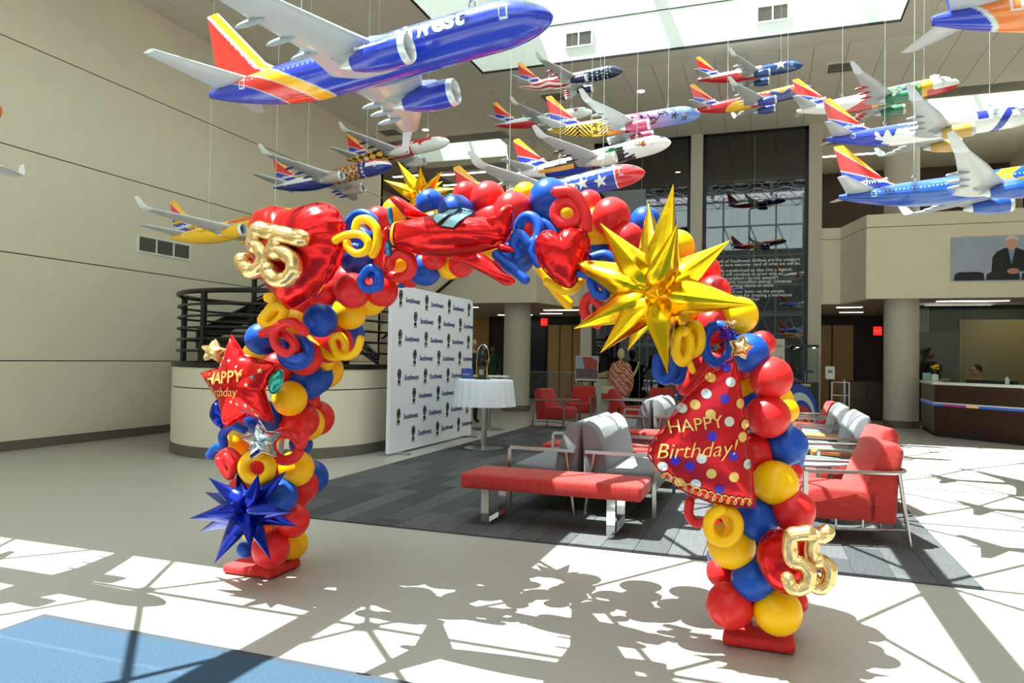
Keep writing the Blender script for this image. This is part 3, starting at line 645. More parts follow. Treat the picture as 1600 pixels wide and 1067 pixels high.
plane('model airliner fading yellow to pink to blue with black patterns', [-1.613, 8.334, 4.2], [2.7, 4.6, 1.5], L_island, 420, 110, 'c0486e', win=None)
plane('white model airliner with an eagle head on its nose', [-1.861, 7.817, 3.652], [-3.2, 9., -2.4], L_prairie, 360, 96, 'e8ddd2', fair='4a3a33')
plane('red-nosed model airliner with white stars on blue, just above the balloon arch', [-1.87, 6.161, 2.905], [-2.3, 9.4, -3.7], L_tennessee, 360, 96, '2440a8', win=None)
plane('model airliner with a single large white star on blue nose, red belly', [-.306, 13.412, 6.6], [.9, 4.9, 1.1], L_texas, N_, 96, '1f4688', fair='c9cdd0')
plane('red and yellow model airliner with a copper star and blue nose', [-.222, 11.72, 5.507], [.7, 8.2, 3.1], L_arizona, N_, 80, '33449a')
plane('white model airliner with green and gold seal behind its nose', [1.253, 9.691, 4.672], [-2.2, 7.2, -1.3], L_florida, 360, 96, '2f7350', fair='b02a2a', win='7d8796')
plane('blue and white pelican model airliner over the right balcony', [1.473, 7.895, 3.713], [.1, 4.9, -.5], L_pelican, 420, 110, 'c9a24e')
plane('cobalt blue model airliner with gold scroll at the right edge', [1.452, 6.259, 2.777], [0., 5.7, -2.3], L_nevada, 420, 110, '1550b0', win='9fc0e0')
plane('blue and orange model airliner cut off at the top right corner', [1.47, 2.95, 2.70], [0, 5.5, -2], L_gold, N_, 72, 'e0762a', heart=True)
plane('orange-nosed model airliner cut off at the left edge', [-5.08, 2.9, 2.74], [-2, 6, -2], L_gold, N_, 72, 'e0762a')
# ================================================================== BALLOON ARCH (stands in the plane Y = 3.92)
YA = 3.92
m_lr = mat('red_latex', 'de2426', .34, spec=.3); m_ly = mat('yellow_latex', 'ffbd00', .34, spec=.3); m_lb = mat('blue_latex', '154aae', .34, spec=.3)
LM = {'r': m_lr, 'y': m_ly, 'b': m_lb}
m_rfoil = mat('red_foil', 'd81c1e', .24, metal=.75, bump=.25, bscale=25); m_gfoil = mat('bright_gold_foil', 'ecba1a', .2, metal=1., bump=.12, bscale=20); m_pgold = mat('pale_gold_foil', 'ecc48a', .24, metal=.9, bump=.25, bscale=30)
m_bfoil = mat('deep_blue_foil', '1a2c96', .15, metal=.9, bump=.15, bscale=20); m_sfoil = mat('silver_foil', 'b9bcc6', .16, metal=1., bump=.2, bscale=30); m_tfoil = mat('teal_foil', '3aa08c', .2, metal=.8, bump=.2, bscale=30); m_pfoil = mat('purple_foil', '4a1fa6', .18, metal=.8, bump=.2, bscale=30)
m_gprint = mat('gold_print', 'e9bd6c', .3, metal=.5); m_sprint = mat('silver_print', 'd5d8da', .25, metal=.6); m_pprint = mat('purple_print', '3a1fb0', .3)
arch = thing('balloon_arch', 'arch of red, yellow and blue latex balloons on two red bases', 'balloon arch', (-1.55, YA, 0))
def balloon_mesh(m):
    mb = MB(); prof = [(.002, -1.16), (.09, -1.14), (.05, -1.08), (.16, -.98)]
    for k in range(1, 15):
        t = PI*k/15; z = -math.cos(t); prof.append((math.sin(t)*(1+.05*z), z))
    prof.append((.02, 1.0)); prof[3] = (.16, -1.0)
    return mb.lathe(prof, 26).mesh('balloon', m, smooth=60)
BMESH = {k: balloon_mesh(m) for k, m in LM.items()}
core = [(420, 875), (430, 760), (440, 660), (455, 580), (490, 520), (545, 445), (600, 395), (680, 362), (770, 350), (850, 352), (930, 362), (1000, 400), (1050, 450), (1100, 510), (1140, 575), (1175, 640), (1190, 720), (1180, 800), (1170, 880), (1182, 960)]
CORE = [atY(x, y, YA) for x, y in core]
def balloon(P, r, c):
    o = put('balloon', BMESH[c], arch, True)
    q = min(CORE, key=lambda k: (k-P).length); d = (P-q)
    d = d.normalized() if d.length > .01 else Vector((0, -1, 0))
    o.matrix_world = Matrix.Identity(4)
    o.matrix_basis = Matrix.Translation(P) @ d.to_track_quat('Z', 'Y').to_matrix().to_4x4() @ Matrix.Diagonal((r, r, r*1.04, 1))
BAL = '''r423,858,29,4 y455,850,25,1 b383,859,13,4 y401,826,24,3 r455,811,28,3 b437,775,28,4 r465,769,23,1 r378,765,21,2 y462,732,28,3 r407,729,29,4 b470,694,18,1 r468,657,29,2 b412,654,29,3 y453,622,27,4 r480,625,19,1 b482,595,28,2 r434,575,25,3 r476,558,28,4 b409,530,25,3 y399,552,19,1 y370,692,20,3 r378,655,16,1
b500,501,27,4 r551,454,28,4 y546,487,27,2 r505,456,24,2 y530,420,21,1 b557,402,27,3 r520,507,21,1 r513,537,29,2 y458,507,23,3 r470,477,20,1 y506,564,17,1 r596,453,25,3 b581,468,14,1 y602,429,20,1 r592,346,23,2 y617,330,20,1 r430,490,18,1
b672,319,23,2 b713,332,28,3 r763,312,28,2 r803,330,31,3 r727,305,21,1 y820,305,20,1 b858,310,31,3 b664,420,26,2 r624,411,26,3 y621,414,17,4 r640,433,16,1 y703,416,20,2 r721,413,20,3 r678,402,19,3 y608,431,19,2 b808,400,29,3 y765,395,13,4 r774,406,17,2 r826,361,16,3
y890,335,24,3 r920,318,21,1 r954,339,30,3 b1008,347,24,1 r980,375,27,3 b933,384,20,2 y1057,386,27,2 r1103,423,22,2 b1072,440,17,2 r1115,457,26,3 y1154,493,29,3 r1114,508,29,3 y1075,491,19,3 r1061,507,22,1 y948,462,17,2 r937,457,17,1 r905,372,20,1 y900,430,18,1
b1169,552,31,4 r1190,538,21,1 r1204,591,33,4 y1162,609,28,2 r1199,650,34,4 y1227,641,20,1 b1229,696,31,3 r1180,707,30,3 y1211,754,35,4 r1240,737,14,1 r1090,577,32,2 r1238,798,33,4 b1181,811,33,4 y1143,852,37,4 r1129,893,24,2 b1176,905,33,4 r1141,946,36,4 y1214,955,37,4 r1241,940,20,1 r1120,815,17,2 r1150,760,26,1 y1130,700,26,1 r1090,530,20,1'''
for tok in BAL.split():
    c = tok[0]; x, y, r, l = [float(k) for k in tok[1:].split(',')]
    P = atY(x, y, YA+(.16, .12, .02, -.1, -.2)[int(l)]); balloon(P, r*pxm(P), c)
rnd = random.Random(3)
for i, (x, y) in enumerate(core):                       # the far side of the column
    if i in (0, 19): continue
    q = CORE[i]; nx_ = CORE[min(i+1, 19)]-CORE[max(i-1, 0)]; n = Vector((-nx_.z, 0, nx_.x)).normalized()
    balloon(q+Vector((0, .38, 0)), .125, 'ybr'[i % 3]); balloon(q+n*.02+Vector((0, .02, 0)), .12, 'byr'[i % 3])
    for k in (-1, 1):
        balloon(q+n*.1*k+Vector((0, .16+.03*k, 0)), .115, 'ryb'[(i+k) % 3])
for l, x0, x1, y0, y1, cx, cy in (('left', -.19, .19, -.16, .16, -3.1, 3.92), ('right', -.17, .17, -.13, .15, -.02, 3.88)):
    b = MB().box(cx+x0, cx+x1, cy+y0, cy+y1, .003, .06); o = b.build('base', mat('red_fabric_base', 'd42a2a', .8, bump=.5, bscale=40), arch, world=True, bevel=.02, smooth=50)
MB().tube([p+Vector((0, .02, 0)) for p in [Vector((CORE[0].x, CORE[0].y, .05))]+CORE+[Vector((CORE[-1].x, CORE[-1].y, .05))]], .018, 8).build('frame', mat('frame_pole', 'c9c9c9', .4), arch, world=True, smooth=True)
# ---- long modelling balloons curled around the arch
def spline(P, sub=6):
    out = []; n = len(P)
    for i in range(n-1):
        p0, p1, p2, p3 = P[max(i-1, 0)], P[i], P[i+1], P[min(i+2, n-1)]
        for k in range(sub):
            t = k/sub; out.append(.5*((2*p1)+(p2-p0)*t+(2*p0-5*p1+4*p2-p3)*t*t+(3*p1-p0-3*p2+p3)*t**3))
    return out+[P[-1]]
def curl(c, pts, r=8.5, dy=-.34, slope=.0):
    n = len(pts); P = [atY(x, y, YA+dy-slope*(i/(max(n-1, 1))-.5)) for i, (x, y) in enumerate(pts)]
    MB().cap_tube(spline(P), r*pxm(P[0]), 12).build('curled_balloon', LM[c], arch, world=True, smooth=60)
def cc(sc, ox, oy, pts): return [(ox+x/sc, oy+y/sc) for x, y in pts]
def ring(cx, cy, rx, ry, a0=0, a1=330, n=12): return [(cx+rx*math.cos(math.radians(a0+(a1-a0)*k/n)), cy+ry*math.sin(math.radians(a0+(a1-a0)*k/n))) for k in range(n+1)]
k1 = lambda p: cc(3.334, 290, 300, p); k2 = lambda p: cc(2.603, 280, 500, p); k3 = lambda p: cc(4.444, 500, 240, p); k4 = lambda p: cc(3.5575, 780, 260, p); k5 = lambda p: cc(2.808, 980, 420, p); k6 = lambda p: cc(3.557, 1040, 720, p)
curl('b', k1(ring(918, 185, 72, 75, 60, 420)+ring(905, 248, 45, 45, 200, 480)), 7, -.38, .1)
curl('y', k1([(885, 190), (900, 150), (950, 145), (995, 195), (998, 270), (975, 325)]), 7, -.46)
curl('y', k1([(780, 252), (840, 225), (910, 222), (950, 260), (940, 305), (890, 320), (848, 290), (842, 262)]), 6.5, -.52)
curl('b', k1(ring(955, 465, 42, 42, -160, 200)+[(960, 395), (1005, 420), (1010, 490), (980, 500)]), 6.5, -.42, .08)
curl('y', k1([(430, 550), (460, 555), (450, 600), (400, 665), (440, 690), (500, 650), (512, 605), (470, 600), (420, 650)]), 8, -.34, .1)
curl('r', k1([(402, 737), (470, 722), (540, 755), (572, 810), (530, 842), (475, 805), (460, 745), (490, 695), (560, 680), (618, 725)]), 7.5, -.42, .12)
curl('b', k1(ring(572, 835, 72, 68, -130, 210)+[(520, 850), (580, 870), (610, 860)]), 8, -.36, .1)
curl('y', k1([(640, 765), (690, 815), (755, 858), (815, 852), (832, 790), (800, 748), (765, 772), (785, 835), (835, 858), (890, 828), (912, 765)]), 6, -.18, .12)
curl('b', k2([(125, 550), (150, 520), (180, 510), (178, 465), (215, 430), (262, 445)]), 7, -.3)
curl('r', k2([(165, 560), (200, 535), (235, 560), (240, 605)]), 7, -.36); curl('r', k2([(162, 572), (185, 615), (208, 635), (215, 590), (190, 555)]), 6.5, -.4)
curl('y', k2(ring(317, 600, 55, 52, -80, 275)), 9, -.4, .05)
curl('r', k2(ring(432, 515, 58, 56, 20, 330)+[(495, 505), (508, 468)]), 8.5, -.3, .06)
curl('r', k3([(430, 600), (405, 700), (430, 800), (540, 860), (625, 825), (632, 740), (560, 690), (500, 720), (482, 780)]), 8.5, -.36, .1)
curl('b', k3(ring(1450, 530, 72, 95, 120, 450)+[(1380, 560), (1345, 640), (1370, 720)]), 8.5, -.36, .1)
curl('b', k3([(1510, 470), (1570, 490), (1620, 560)]), 7, -.3); curl('b', k3([(1225, 700), (1330, 790), (1425, 875)]), 8, -.45)
curl('b', k3([(1510, 600), (1480, 680), (1515, 765)]), 7.5, -.4)
curl('r', k4([(318, 142), (395, 140), (445, 185), (480, 260), (488, 340)]), 9, -.42); curl('r', k4(ring(378, 258, 68, 62, -30, 320)), 9, -.4)
curl('y', k4([(220, 560), (262, 610), (320, 695), (385, 768)]), 8.5, -.2); curl('y', k4([(270, 640), (340, 680), (400, 685), (440, 645)]), 8.5, -.26)
curl('b', k4([(440, 592), (520, 610), (590, 670), (585, 720), (535, 705), (510, 640)]), 7.5, -.4); curl('b', k4([(505, 515), (590, 492), (655, 535)]), 8.5, -.3)
curl('r', k4([(485, 838), (470, 780), (505, 722), (560, 770), (620, 790)]), 8, -.3); curl('r', k4([(470, 800), (500, 850), (545, 878)]), 7.5, -.3)
curl('y', k5(ring(243, 340, 32, 68, -60, 290)), 8, -.42, .05); curl('y', k5(ring(290, 308, 33, 62, -150, 200)), 8, -.36, .05); curl('y', k5([(268, 400), (288, 448)]), 5, -.4)
curl('b', k5(ring(398, 330, 60, 82, 60, 400)), 8.5, -.3, .08)
curl('b', k5([(135, 395), (135, 460), (170, 485), (205, 440), (195, 390)]), 9, -.3); curl('b', k5([(190, 480), (225, 488), (240, 440), (235, 400)]), 8, -.26)
curl('r', k5([(255, 520), (300, 470), (370, 400), (420, 420)]), 14, -.15)
curl('r', k6([(135, 222), (130, 300), (170, 345), (210, 338)]), 7.5, -.34); curl('y', k6(ring(320, 360, 82, 90, -100, 260)), 9, -.42, .06); curl('y', k6([(255, 300), (320, 290), (365, 360), (340, 430)]), 9, -.36)

# ---- foil balloons: an outline filled to a pillow, with its own yaw
class Foil:
    def __init__(s, name, lab, cat, px, Y, m, depth, yaw=0., cpx=None, pw=.5, wr=.04, nw=26, group=None, K=12, sub=8, closed_round=True):
        c = cpx or (sum(p[0] for p in px)/len(px), sum(p[1] for p in px)/len(px))
        s.O = atY(c[0], c[1], Y); s.N = Vector((math.sin(yaw), -math.cos(yaw), 0)); s.U = Vector((math.cos(yaw), math.sin(yaw), 0)); s.V = Vector((0, 0, 1))
        out = []
        for x, y in px: out.append(s.uv(x, y))
        if sub > 1:
            n = len(out); o2 = []
            for i in range(n):
                p0, p1, p2, p3 = [Vector(out[(i+k) % n]) for k in (-1, 0, 1, 2)]
                for k in range(sub):
                    t = k/sub; q = .5*((2*p1)+(p2-p0)*t+(2*p0-5*p1+4*p2-p3)*t*t+(3*p1-p0-3*p2+p3)*t**3) if closed_round else p1.lerp(p2, t)
                    o2.append(tuple(q))
            out = o2
        s.out = out; s.depth = depth; s.pw = pw; n = len(out)
        s.pol = sorted((math.atan2(v, u), math.hypot(u, v)) for u, v in out); s.th = np.array([p[0] for p in s.pol]); s.rr = np.array([p[1] for p in s.pol])
        V = []; F = []
        for side in (1, -1):
            b0 = len(V)
            for k in range(K+1):
                t = 1-k/K; t = t if k < K else .0
                sg = math.sin(t*PI/2)
                for i, (u, v) in enumerate(out):
                    h = depth*(1-sg*sg)**pw*(1+wr*2*math.sin(i*nw*2*PI/n)*sg**4); q = 1-(.025*wr/.04*(1+math.cos(i*nw*2*PI/n)))*sg**8
                    V.append(s.O+s.U*(u*sg*q)+s.V*(v*sg*q)+s.N*(h*side))
            for k in range(K):
                for i in range(n):
                    f = (b0+k*n+i, b0+k*n+(i+1) % n, b0+(k+1)*n+(i+1) % n, b0+(k+1)*n+i); F.append(f if side > 0 else tuple(reversed(f)))
        s.t = thing(name, lab, cat, s.O, 0, group)
        me = MB().add(V, F).mesh('skin', m, smooth=70, recalc=True); s.body = put('skin', me, s.t, True)
        sm = MB(); sm.tube([s.O+s.U*u*1.005+s.V*v*1.005 for u, v in out], .005, 5, closed=True); sm.build('seam', m, s.t, world=True, smooth=True)
    def uv(s, x, y):
        d = Vector(ray(x, y)); o = Vector(CP); t = (s.O-o).dot(s.N)/d.dot(s.N); q = o+d*t-s.O; return (q.dot(s.U), q.dot(s.V))
    def h(s, u, v):
        r = math.hypot(u, v); R = float(np.interp(math.atan2(v, u), s.th, s.rr, period=2*PI)); k = min(r/max(R, 1e-6), 1.); return s.depth*max(1-k*k, 0)**s.pw
    def P(s, u, v, e=.004): return s.O+s.U*u+s.V*v+s.N*(s.h(u, v)+e)
    def text(s, txt, x, y, size_px, m, nm='lettering', rot=0., shear=0., bold=.01):
        u0, v0 = s.uv(x, y); k = size_px*pxm(s.O); Pt, F = text_data(txt, bold=bold, shear=shear); c, sn = math.cos(rot), math.sin(rot)
        MB().add([s.P(u0+(p[0]*c-p[1]*sn)*k, v0+(p[0]*sn+p[1]*c)*k, e=.013) for p in Pt], F).build(nm, m, s.t, world=True, recalc=False)
    def disc(s, x, y, r_px, m, nm='dot', n=18, star=False, e=.003):
        u0, v0 = s.uv(x, y); k = r_px*pxm(s.O); mb = MB(); vs = [s.P(u0, v0, e)]
        if star: vs += [s.P(u0+(k if i % 2 == 0 else k*.45)*math.sin(i*PI/5), v0+(k if i % 2 == 0 else k*.45)*math.cos(i*PI/5), e) for i in range(10)]; n = 10
        else: vs += [s.P(u0+k*math.cos(2*PI*i/n), v0+k*math.sin(2*PI*i/n), e) for i in range(n)]
        mb.add(vs, [(0, 1+i, 1+(i+1) % n) for i in range(n)]).build(nm, m, s.t, world=True, recalc=False)
def digit(parent, pts, r_px, Y, m, dz=0.):
    P = [atY(x, y, Y+dz*i) for i, (x, y) in enumerate(pts)]; r = r_px*pxm(P[0]); S = []
    for i in range(len(P)-1):
        for k in range(5): S.append(P[i].lerp(P[i+1], k/5))
    S.append(P[-1])
    for _ in range(2): S = [S[0]]+[(S[i-1]+S[i]*2+S[i+1])/4 for i in range(1, len(S)-1)]+[S[-1]]
    mb = MB(); n = len(S); a = (S[0]-S[1]).normalized(); b = (S[-1]-S[-2]).normalized()
    pts_ = [S[0]+a*r*.8, S[0]+a*r*.5]+S+[S[-1]+b*r*.5, S[-1]+b*r*.8]; rs = [r*.35, r*.8]+[r*(1+.03*math.sin(i*.9)) for i in range(n)]+[r*.8, r*.35]
    return mb.tube(pts_, rs, 14, flat=.9).build('digit_five', m, parent, world=True, smooth=60)
hp = k1([(350, 190), (372, 118), (430, 82), (495, 84), (545, 98), (600, 80), (665, 62), (735, 64), (790, 98), (820, 155), (828, 220), (812, 305), (775, 395), (715, 482), (635, 560), (545, 608), (495, 560), (440, 500), (398, 435), (368, 350), (345, 265)])
hb = Foil('heart_balloon', 'large red foil heart balloon with gold 55, left on arch', 'balloon', hp, YA-.42, m_rfoil, .17, -.15, k1([(590, 290)])[0], nw=22, sub=4)
digit(hb.t, k1([(468, 215), (415, 205), (372, 192), (350, 285), (392, 292), (412, 340), (395, 395), (345, 415), (305, 385), (298, 352)]), 14.6, YA-.64, m_pgold)
digit(hb.t, k1([(608, 245), (545, 232), (480, 218), (455, 318), (510, 315), (560, 350), (568, 410), (530, 455), (480, 462), (440, 430), (432, 398)]), 15, YA-.64, m_pgold)
sp = k2([(213, 62), (268, 145), (400, 180), (345, 285), (385, 415), (280, 388), (185, 438), (165, 335), (90, 216), (165, 195)])
sb = Foil('star_balloon', 'red foil star balloon reading HAPPY Birthday, left leg', 'balloon', sp, YA-.42, m_rfoil, .085, -.1, k2([(245, 265)])[0], pw=.62, nw=20, sub=6, closed_round=False)
sb.text('HAPPY', *k2([(150, 262)])[0], 26, m_gprint, rot=.10, bold=.015); sb.text('Birthday', *k2([(150, 308)])[0], 20, m_gprint, rot=.04, shear=.3, bold=-.005)
for x, y, r, m_ in ((238, 165, 3, m_sprint), (265, 190, 3, m_sprint), (212, 155, 3, m_sprint), (290, 222, 4, m_gprint), (308, 262, 3.5, m_sprint), (330, 232, 4, m_tfoil), (355, 205, 5, m_gprint), (335, 388, 5, m_sprint), (305, 345, 4, m_sprint), (330, 362, 3, m_tfoil), (270, 340, 3, m_sprint), (250, 330, 3, m_sprint), (190, 385, 3, m_gprint), (120, 240, 4, m_gprint), (200, 180, 3, m_sprint), (280, 370, 3, m_tfoil)): sb.disc(*k2([(x, y)])[0], r, m_, 'printed_star', star=True)
def starpx(cx, cy, R, rot=0., ri=.5): return [(cx+(R if i % 2 == 0 else R*ri)*math.sin(rot+i*PI/5), cy-(R if i % 2 == 0 else R*ri)*math.cos(rot+i*PI/5)) for i in range(10)]
Foil('star_balloon', 'small gold foil star at top left of red birthday star', 'balloon', starpx(*k2([(140, 128)])[0], 19, .15), YA-.38, m_pgold, .045, -.3, pw=.6, sub=4, closed_round=False)
f_ = Foil('star_balloon', 'small silver foil star on the left leg below red star', 'balloon', starpx(*k2([(335, 492)])[0], 33, -.12), YA-.5, m_sfoil, .06, .1, pw=.6, sub=4, closed_round=False)
lf = k2([(418, 205), (422, 240), (408, 280), (380, 300), (364, 270), (368, 235), (390, 212)])
Foil('leaf_balloon', 'teal foil leaf-shaped balloon right of red birthday star', 'balloon', lf, YA-.44, m_tfoil, .03, .2, sub=4)
Foil('teardrop_balloon', 'blue foil balloon behind lower left of red birthday star', 'balloon', k2([(150, 328), (175, 350), (190, 400), (178, 440), (150, 420), (133, 380)]), YA-.3, m_bfoil, .05, -.2, sub=4)
hp2 = k4([(205, 440), (215, 395), (255, 362), (300, 362), (330, 378), (355, 350), (405, 334), (460, 350), (498, 405), (498, 480), (465, 560), (405, 668), (330, 650), (262, 590), (218, 520)])
Foil('heart_balloon', 'small red foil heart balloon between airplane and gold starburst', 'balloon', hp2, YA-.4, m_rfoil, .1, .25, k4([(365, 480)])[0], nw=16, sub=4)
hp3 = k6([(600, 388), (545, 420), (515, 490), (522, 570), (560, 650), (620, 715), (680, 738), (760, 715), (800, 640), (820, 540), (780, 440), (700, 395)])
h3 = Foil('heart_balloon', 'small red foil balloon behind gold 55 at bottom right', 'balloon', hp3, YA-.36, m_rfoil, .09, -.5, nw=24, sub=4)
digit(h3.t, k6([(800, 400), (750, 405), (692, 412), (690, 490), (700, 560), (760, 570), (800, 610), (795, 680), (745, 715), (695, 700), (682, 650)]), 12.8, YA-.54, m_pgold)
digit(h3.t, k6([(900, 392), (865, 420), (815, 425), (808, 500), (820, 560), (875, 555), (912, 600), (905, 670), (860, 710), (825, 690), (820, 655)]), 12.6, YA-.48, m_pgold)
hat = k5([(468, 385), (488, 470), (508, 600), (528, 760), (548, 900), (560, 1045), (470, 1040), (370, 1022), (275, 990), (160, 905), (92, 822), (100, 775), (165, 690), (270, 545), (375, 455)])
ht = Foil('party_hat_balloon', 'red foil party-hat balloon with dots reading HAPPY Birthday!', 'balloon', hat, YA-.45, mat('satin_red_foil', 'c8202a', .28, metal=.75, bump=.15, bscale=20), .1, .2, k5([(370, 800)])[0], pw=.5, nw=24, sub=4, closed_round=False)
ht.text('HAPPY', *k5([(178, 715)])[0], 27, m_gprint, rot=.16, bold=.0); ht.text('Birthday!', *k5([(120, 825)])[0], 33, m_gprint, rot=.1, shear=.35, bold=-.006)
for x, y, m_ in ((428, 430, m_pprint), (445, 495, m_sprint), (362, 476, m_gprint), (340, 545, m_sprint), (417, 566, m_pprint), (490, 588, m_gprint), (292, 592, m_gprint), (355, 632, m_gprint), (435, 663, m_sprint), (512, 680, m_gprint), (237, 608, m_sprint), (360, 725, m_pprint), (497, 732, m_gprint), (452, 810, m_pprint), (520, 850, m_sprint), (315, 820, m_sprint), (205, 830, m_pprint), (265, 853, m_pprint), (153, 860, m_sprint), (357, 885, m_gprint), (455, 900, m_gprint), (225, 928, m_gprint), (293, 932, m_sprint), (395, 957, m_pprint)): ht.disc(*k5([(x, y)])[0], 7.6, m_, 'printed_dot')
sq = [(150+(545-150)*i/130., 905+120*math.sin((i/130.)*PI/2)**.9-12+18*math.sin(i*.62)) for i in range(131)]; sq = [(x+12*math.cos(i*.62), y) for i, (x, y) in enumerate(sq)]
MB().tube([ht.P(*ht.uv(*k5([q])[0]), e=.005) for q in sq if q[0] < 540], .0035, 5).build('gold_scribble', m_gprint, ht.t, world=True)
Foil('star_balloon', 'gold foil square star on top of the party-hat balloon', 'balloon', starpx(*k5([(497, 345)])[0], 19, .2, .6), YA-.42, m_pgold, .06, .2, pw=.6, sub=4, closed_round=False)
Foil('star_balloon', 'tiny pale gold foil star topping the party-hat balloon', 'balloon', starpx(*k5([(453, 240)])[0], 9, .0, .5), YA-.4, m_pgold, .025, .2, pw=.6, sub=4, closed_round=False)
Foil('star_balloon', 'purple foil star beside the blue ring atop party hat', 'balloon', starpx(*k5([(437, 278)])[0], 15, .3, .5), YA-.38, m_pfoil, .05, .2, pw=.6, sub=4, closed_round=False)
# ---- exploded foil starbursts
def starburst(lab, c, Y, tips, m, rad, front=None):
    O = atY(c[0], c[1], Y); t = thing('starburst_balloon', lab, 'balloon', O)
    MB().ball(O, rad*1.0, 14, 10).build('hub', m, t, world=True, smooth=True)
    T = [atY(x, y, Y+dy) for x, y, dy in tips]+[O+Vector(q) for q in (front or [])]
    for q in T:
        d = q-O; L = d.length; w_ = min(rad, L*.2); prof = [(0., .25), (.1, .75), (.24, 1.), (.45, .78), (.7, .42), (.9, .14), (1., .015)]
        ax = d.normalized(); u = ax.cross(Vector((0, 0, 1))); u = u.normalized() if u.length > .01 else Vector((1, 0, 0)); v = ax.cross(u); n = 20; V = []
        for f_, r_ in prof:
            for k in range(n): a = 2*PI*k/n; rr = w_*r_*(.86+.2*abs(math.cos(2*a))**3); V.append(O+d*f_+u*(rr*math.cos(a))+v*(rr*math.sin(a)))
        F = grid_faces(len(prof), n, True)+[tuple(reversed(range(n))), tuple(range((len(prof)-1)*n, len(prof)*n))]
        MB().add(V, F).build('spike', m, t, world=True, smooth=45)
starburst('large gold foil starburst balloon on the right of arch', (1026, 458), YA-.5, [(1052, 288, .05), (1013, 318, .25), (938, 349, -.05), (1140, 376, .05), (880, 403, .08), (1180, 476, -.1), (897, 513, .0), (938, 551, -.1), (981, 547, .2), (1043, 583, -.12), (1070, 556, .22), (1059, 349, -.25)], m_gfoil, .09, [(.05, -.3, -.05), (0, .4, .1), (.25, .35, .2), (-.2, .4, -.1)])
starburst('dark blue foil starburst balloon low on the left leg', (387, 796), YA-.45, [(326, 746, .05), (320, 769, .2), (296, 810, -.02), (310, 832, .2), (335, 880, -.05), (391, 857, -.15), (423, 875, -.02), (464, 822, .05), (455, 801, -.15), (447, 736, .05), (404, 740, -.1), (370, 738, .12)], m_bfoil, .062, [(-.1, -.25, .01), (0, .25, 0)])
starburst('gold foil starburst balloon peeking over the back of the arch top', (658, 308), YA+.35, [(621, 252, .0), (599, 281, -.05), (657, 260, -.1), (691, 268, .0), (692, 283, .15), (718, 294, -.05), (630, 296, .2), (625, 345, .0), (690, 345, 0), (655, 365, .1)], m_gfoil, .05, [(0, .3, .05)])
# ---- airplane foil balloon
ap = k3([(500, 520), (520, 488), (580, 472), (690, 450), (820, 425), (950, 422), (1080, 440), (1180, 460), (1260, 490), (1310, 530), (1305, 585), (1260, 630), (1180, 665), (1020, 700), (850, 715), (700, 700), (570, 660), (520, 650), (498, 620), (488, 570)])
af = Foil('airplane_balloon', 'red foil airplane-shaped balloon across the arch top', 'balloon', ap, YA-.42, m_rfoil, .13, 0., k3([(850, 570)])[0], nw=20, wr=.02, sub=4)
def patch(f, px, m, nm, e=.006, outline=None):
    uv = [f.uv(*p) for p in px]; c = (sum(p[0] for p in uv)/len(uv), sum(p[1] for p in uv)/len(uv)); V = []; F = []; n = len(uv)
    den = []
    for i in range(n):
        for k in range(4): a, b = uv[i], uv[(i+1) % n]; den.append((a[0]+(b[0]-a[0])*k/4, a[1]+(b[1]-a[1])*k/4))
    n = len(den); K = 5
    for k in range(K+1):
        for p in den: q = k/K; V.append(f.P(c[0]+(p[0]-c[0])*q, c[1]+(p[1]-c[1])*q, e))
    F = [(k*n+i, k*n+(i+1) % n, (k+1)*n+(i+1) % n, (k+1)*n+i) for k in range(K) for i in range(n)]
    o = MB().add(V, F).build(nm, m, f.t, world=True, recalc=False)
    if outline: MB().tube([f.P(p[0], p[1], e) for p in den], .005, 5, closed=True).build('window_outline', outline, o, world=False) if False else MB().tube([f.P(p[0], p[1], e) for p in den], .005, 5, closed=True).build('window_outline', outline, f.t, world=True)
m_sky = mat('pale_blue_print', 'a9d4e2', .25, metal=.3); m_pr = mat('propeller_blue_foil', '2a7fb8', .2, metal=.6, bump=.2, bscale=30)
patch(af, k3([(820, 425), (900, 385), (968, 378), (925, 470), (885, 520), (845, 480)]), m_sky, 'window', outline=m_black)
patch(af, k3([(992, 385), (1070, 405), (1040, 480), (995, 548), (908, 535), (945, 470)]), m_sky, 'window', outline=m_black)
patch(af, k3([(532, 490), (565, 482), (555, 560), (548, 645), (510, 640), (525, 560)]), mat('yellow_print', 'f0b51e', .25, metal=.4), 'nose_band'); patch(af, k3([(495, 505), (528, 492), (520, 560), (508, 640), (488, 620), (486, 560)]), m_pr, 'nose_ring')
def lobe(nm, px, Y, m, dep, yaw=0.):
    g = Foil.__new__(Foil); 
    c = (sum(p[0] for p in px)/len(px), sum(p[1] for p in px)/len(px)); O = atY(c[0], c[1], Y); out = []; n = len(px)
    w_ = [atY(x, y, Y)-O for x, y in px]; pts = []
    for i in range(n):
        p0, p1, p2, p3 = w_[i-1], w_[i], w_[(i+1) % n], w_[(i+2) % n]
        for k in range(5): t = k/5; pts.append(.5*((2*p1)+(p2-p0)*t+(2*p0-5*p1+4*p2-p3)*t*t+(3*p1-p0-3*p2+p3)*t**3))
    V = []; F = []; K = 7; n = len(pts)
    for sd in (-1, 1):
        b0 = len(V)
        for k in range(K+1):
            sg = math.sin((1-k/K)*PI/2)
            for p in pts: V.append(O+p*sg+Vector((0, sd*dep*math.sqrt(max(1-sg*sg, 0)), 0)))
        F += [(b0+k*n+i, b0+k*n+(i+1) % n, b0+(k+1)*n+(i+1) % n, b0+(k+1)*n+i) for k in range(K) for i in range(n)]
    return MB().add(V, F).build(nm, m, af.t, world=True, smooth=60)
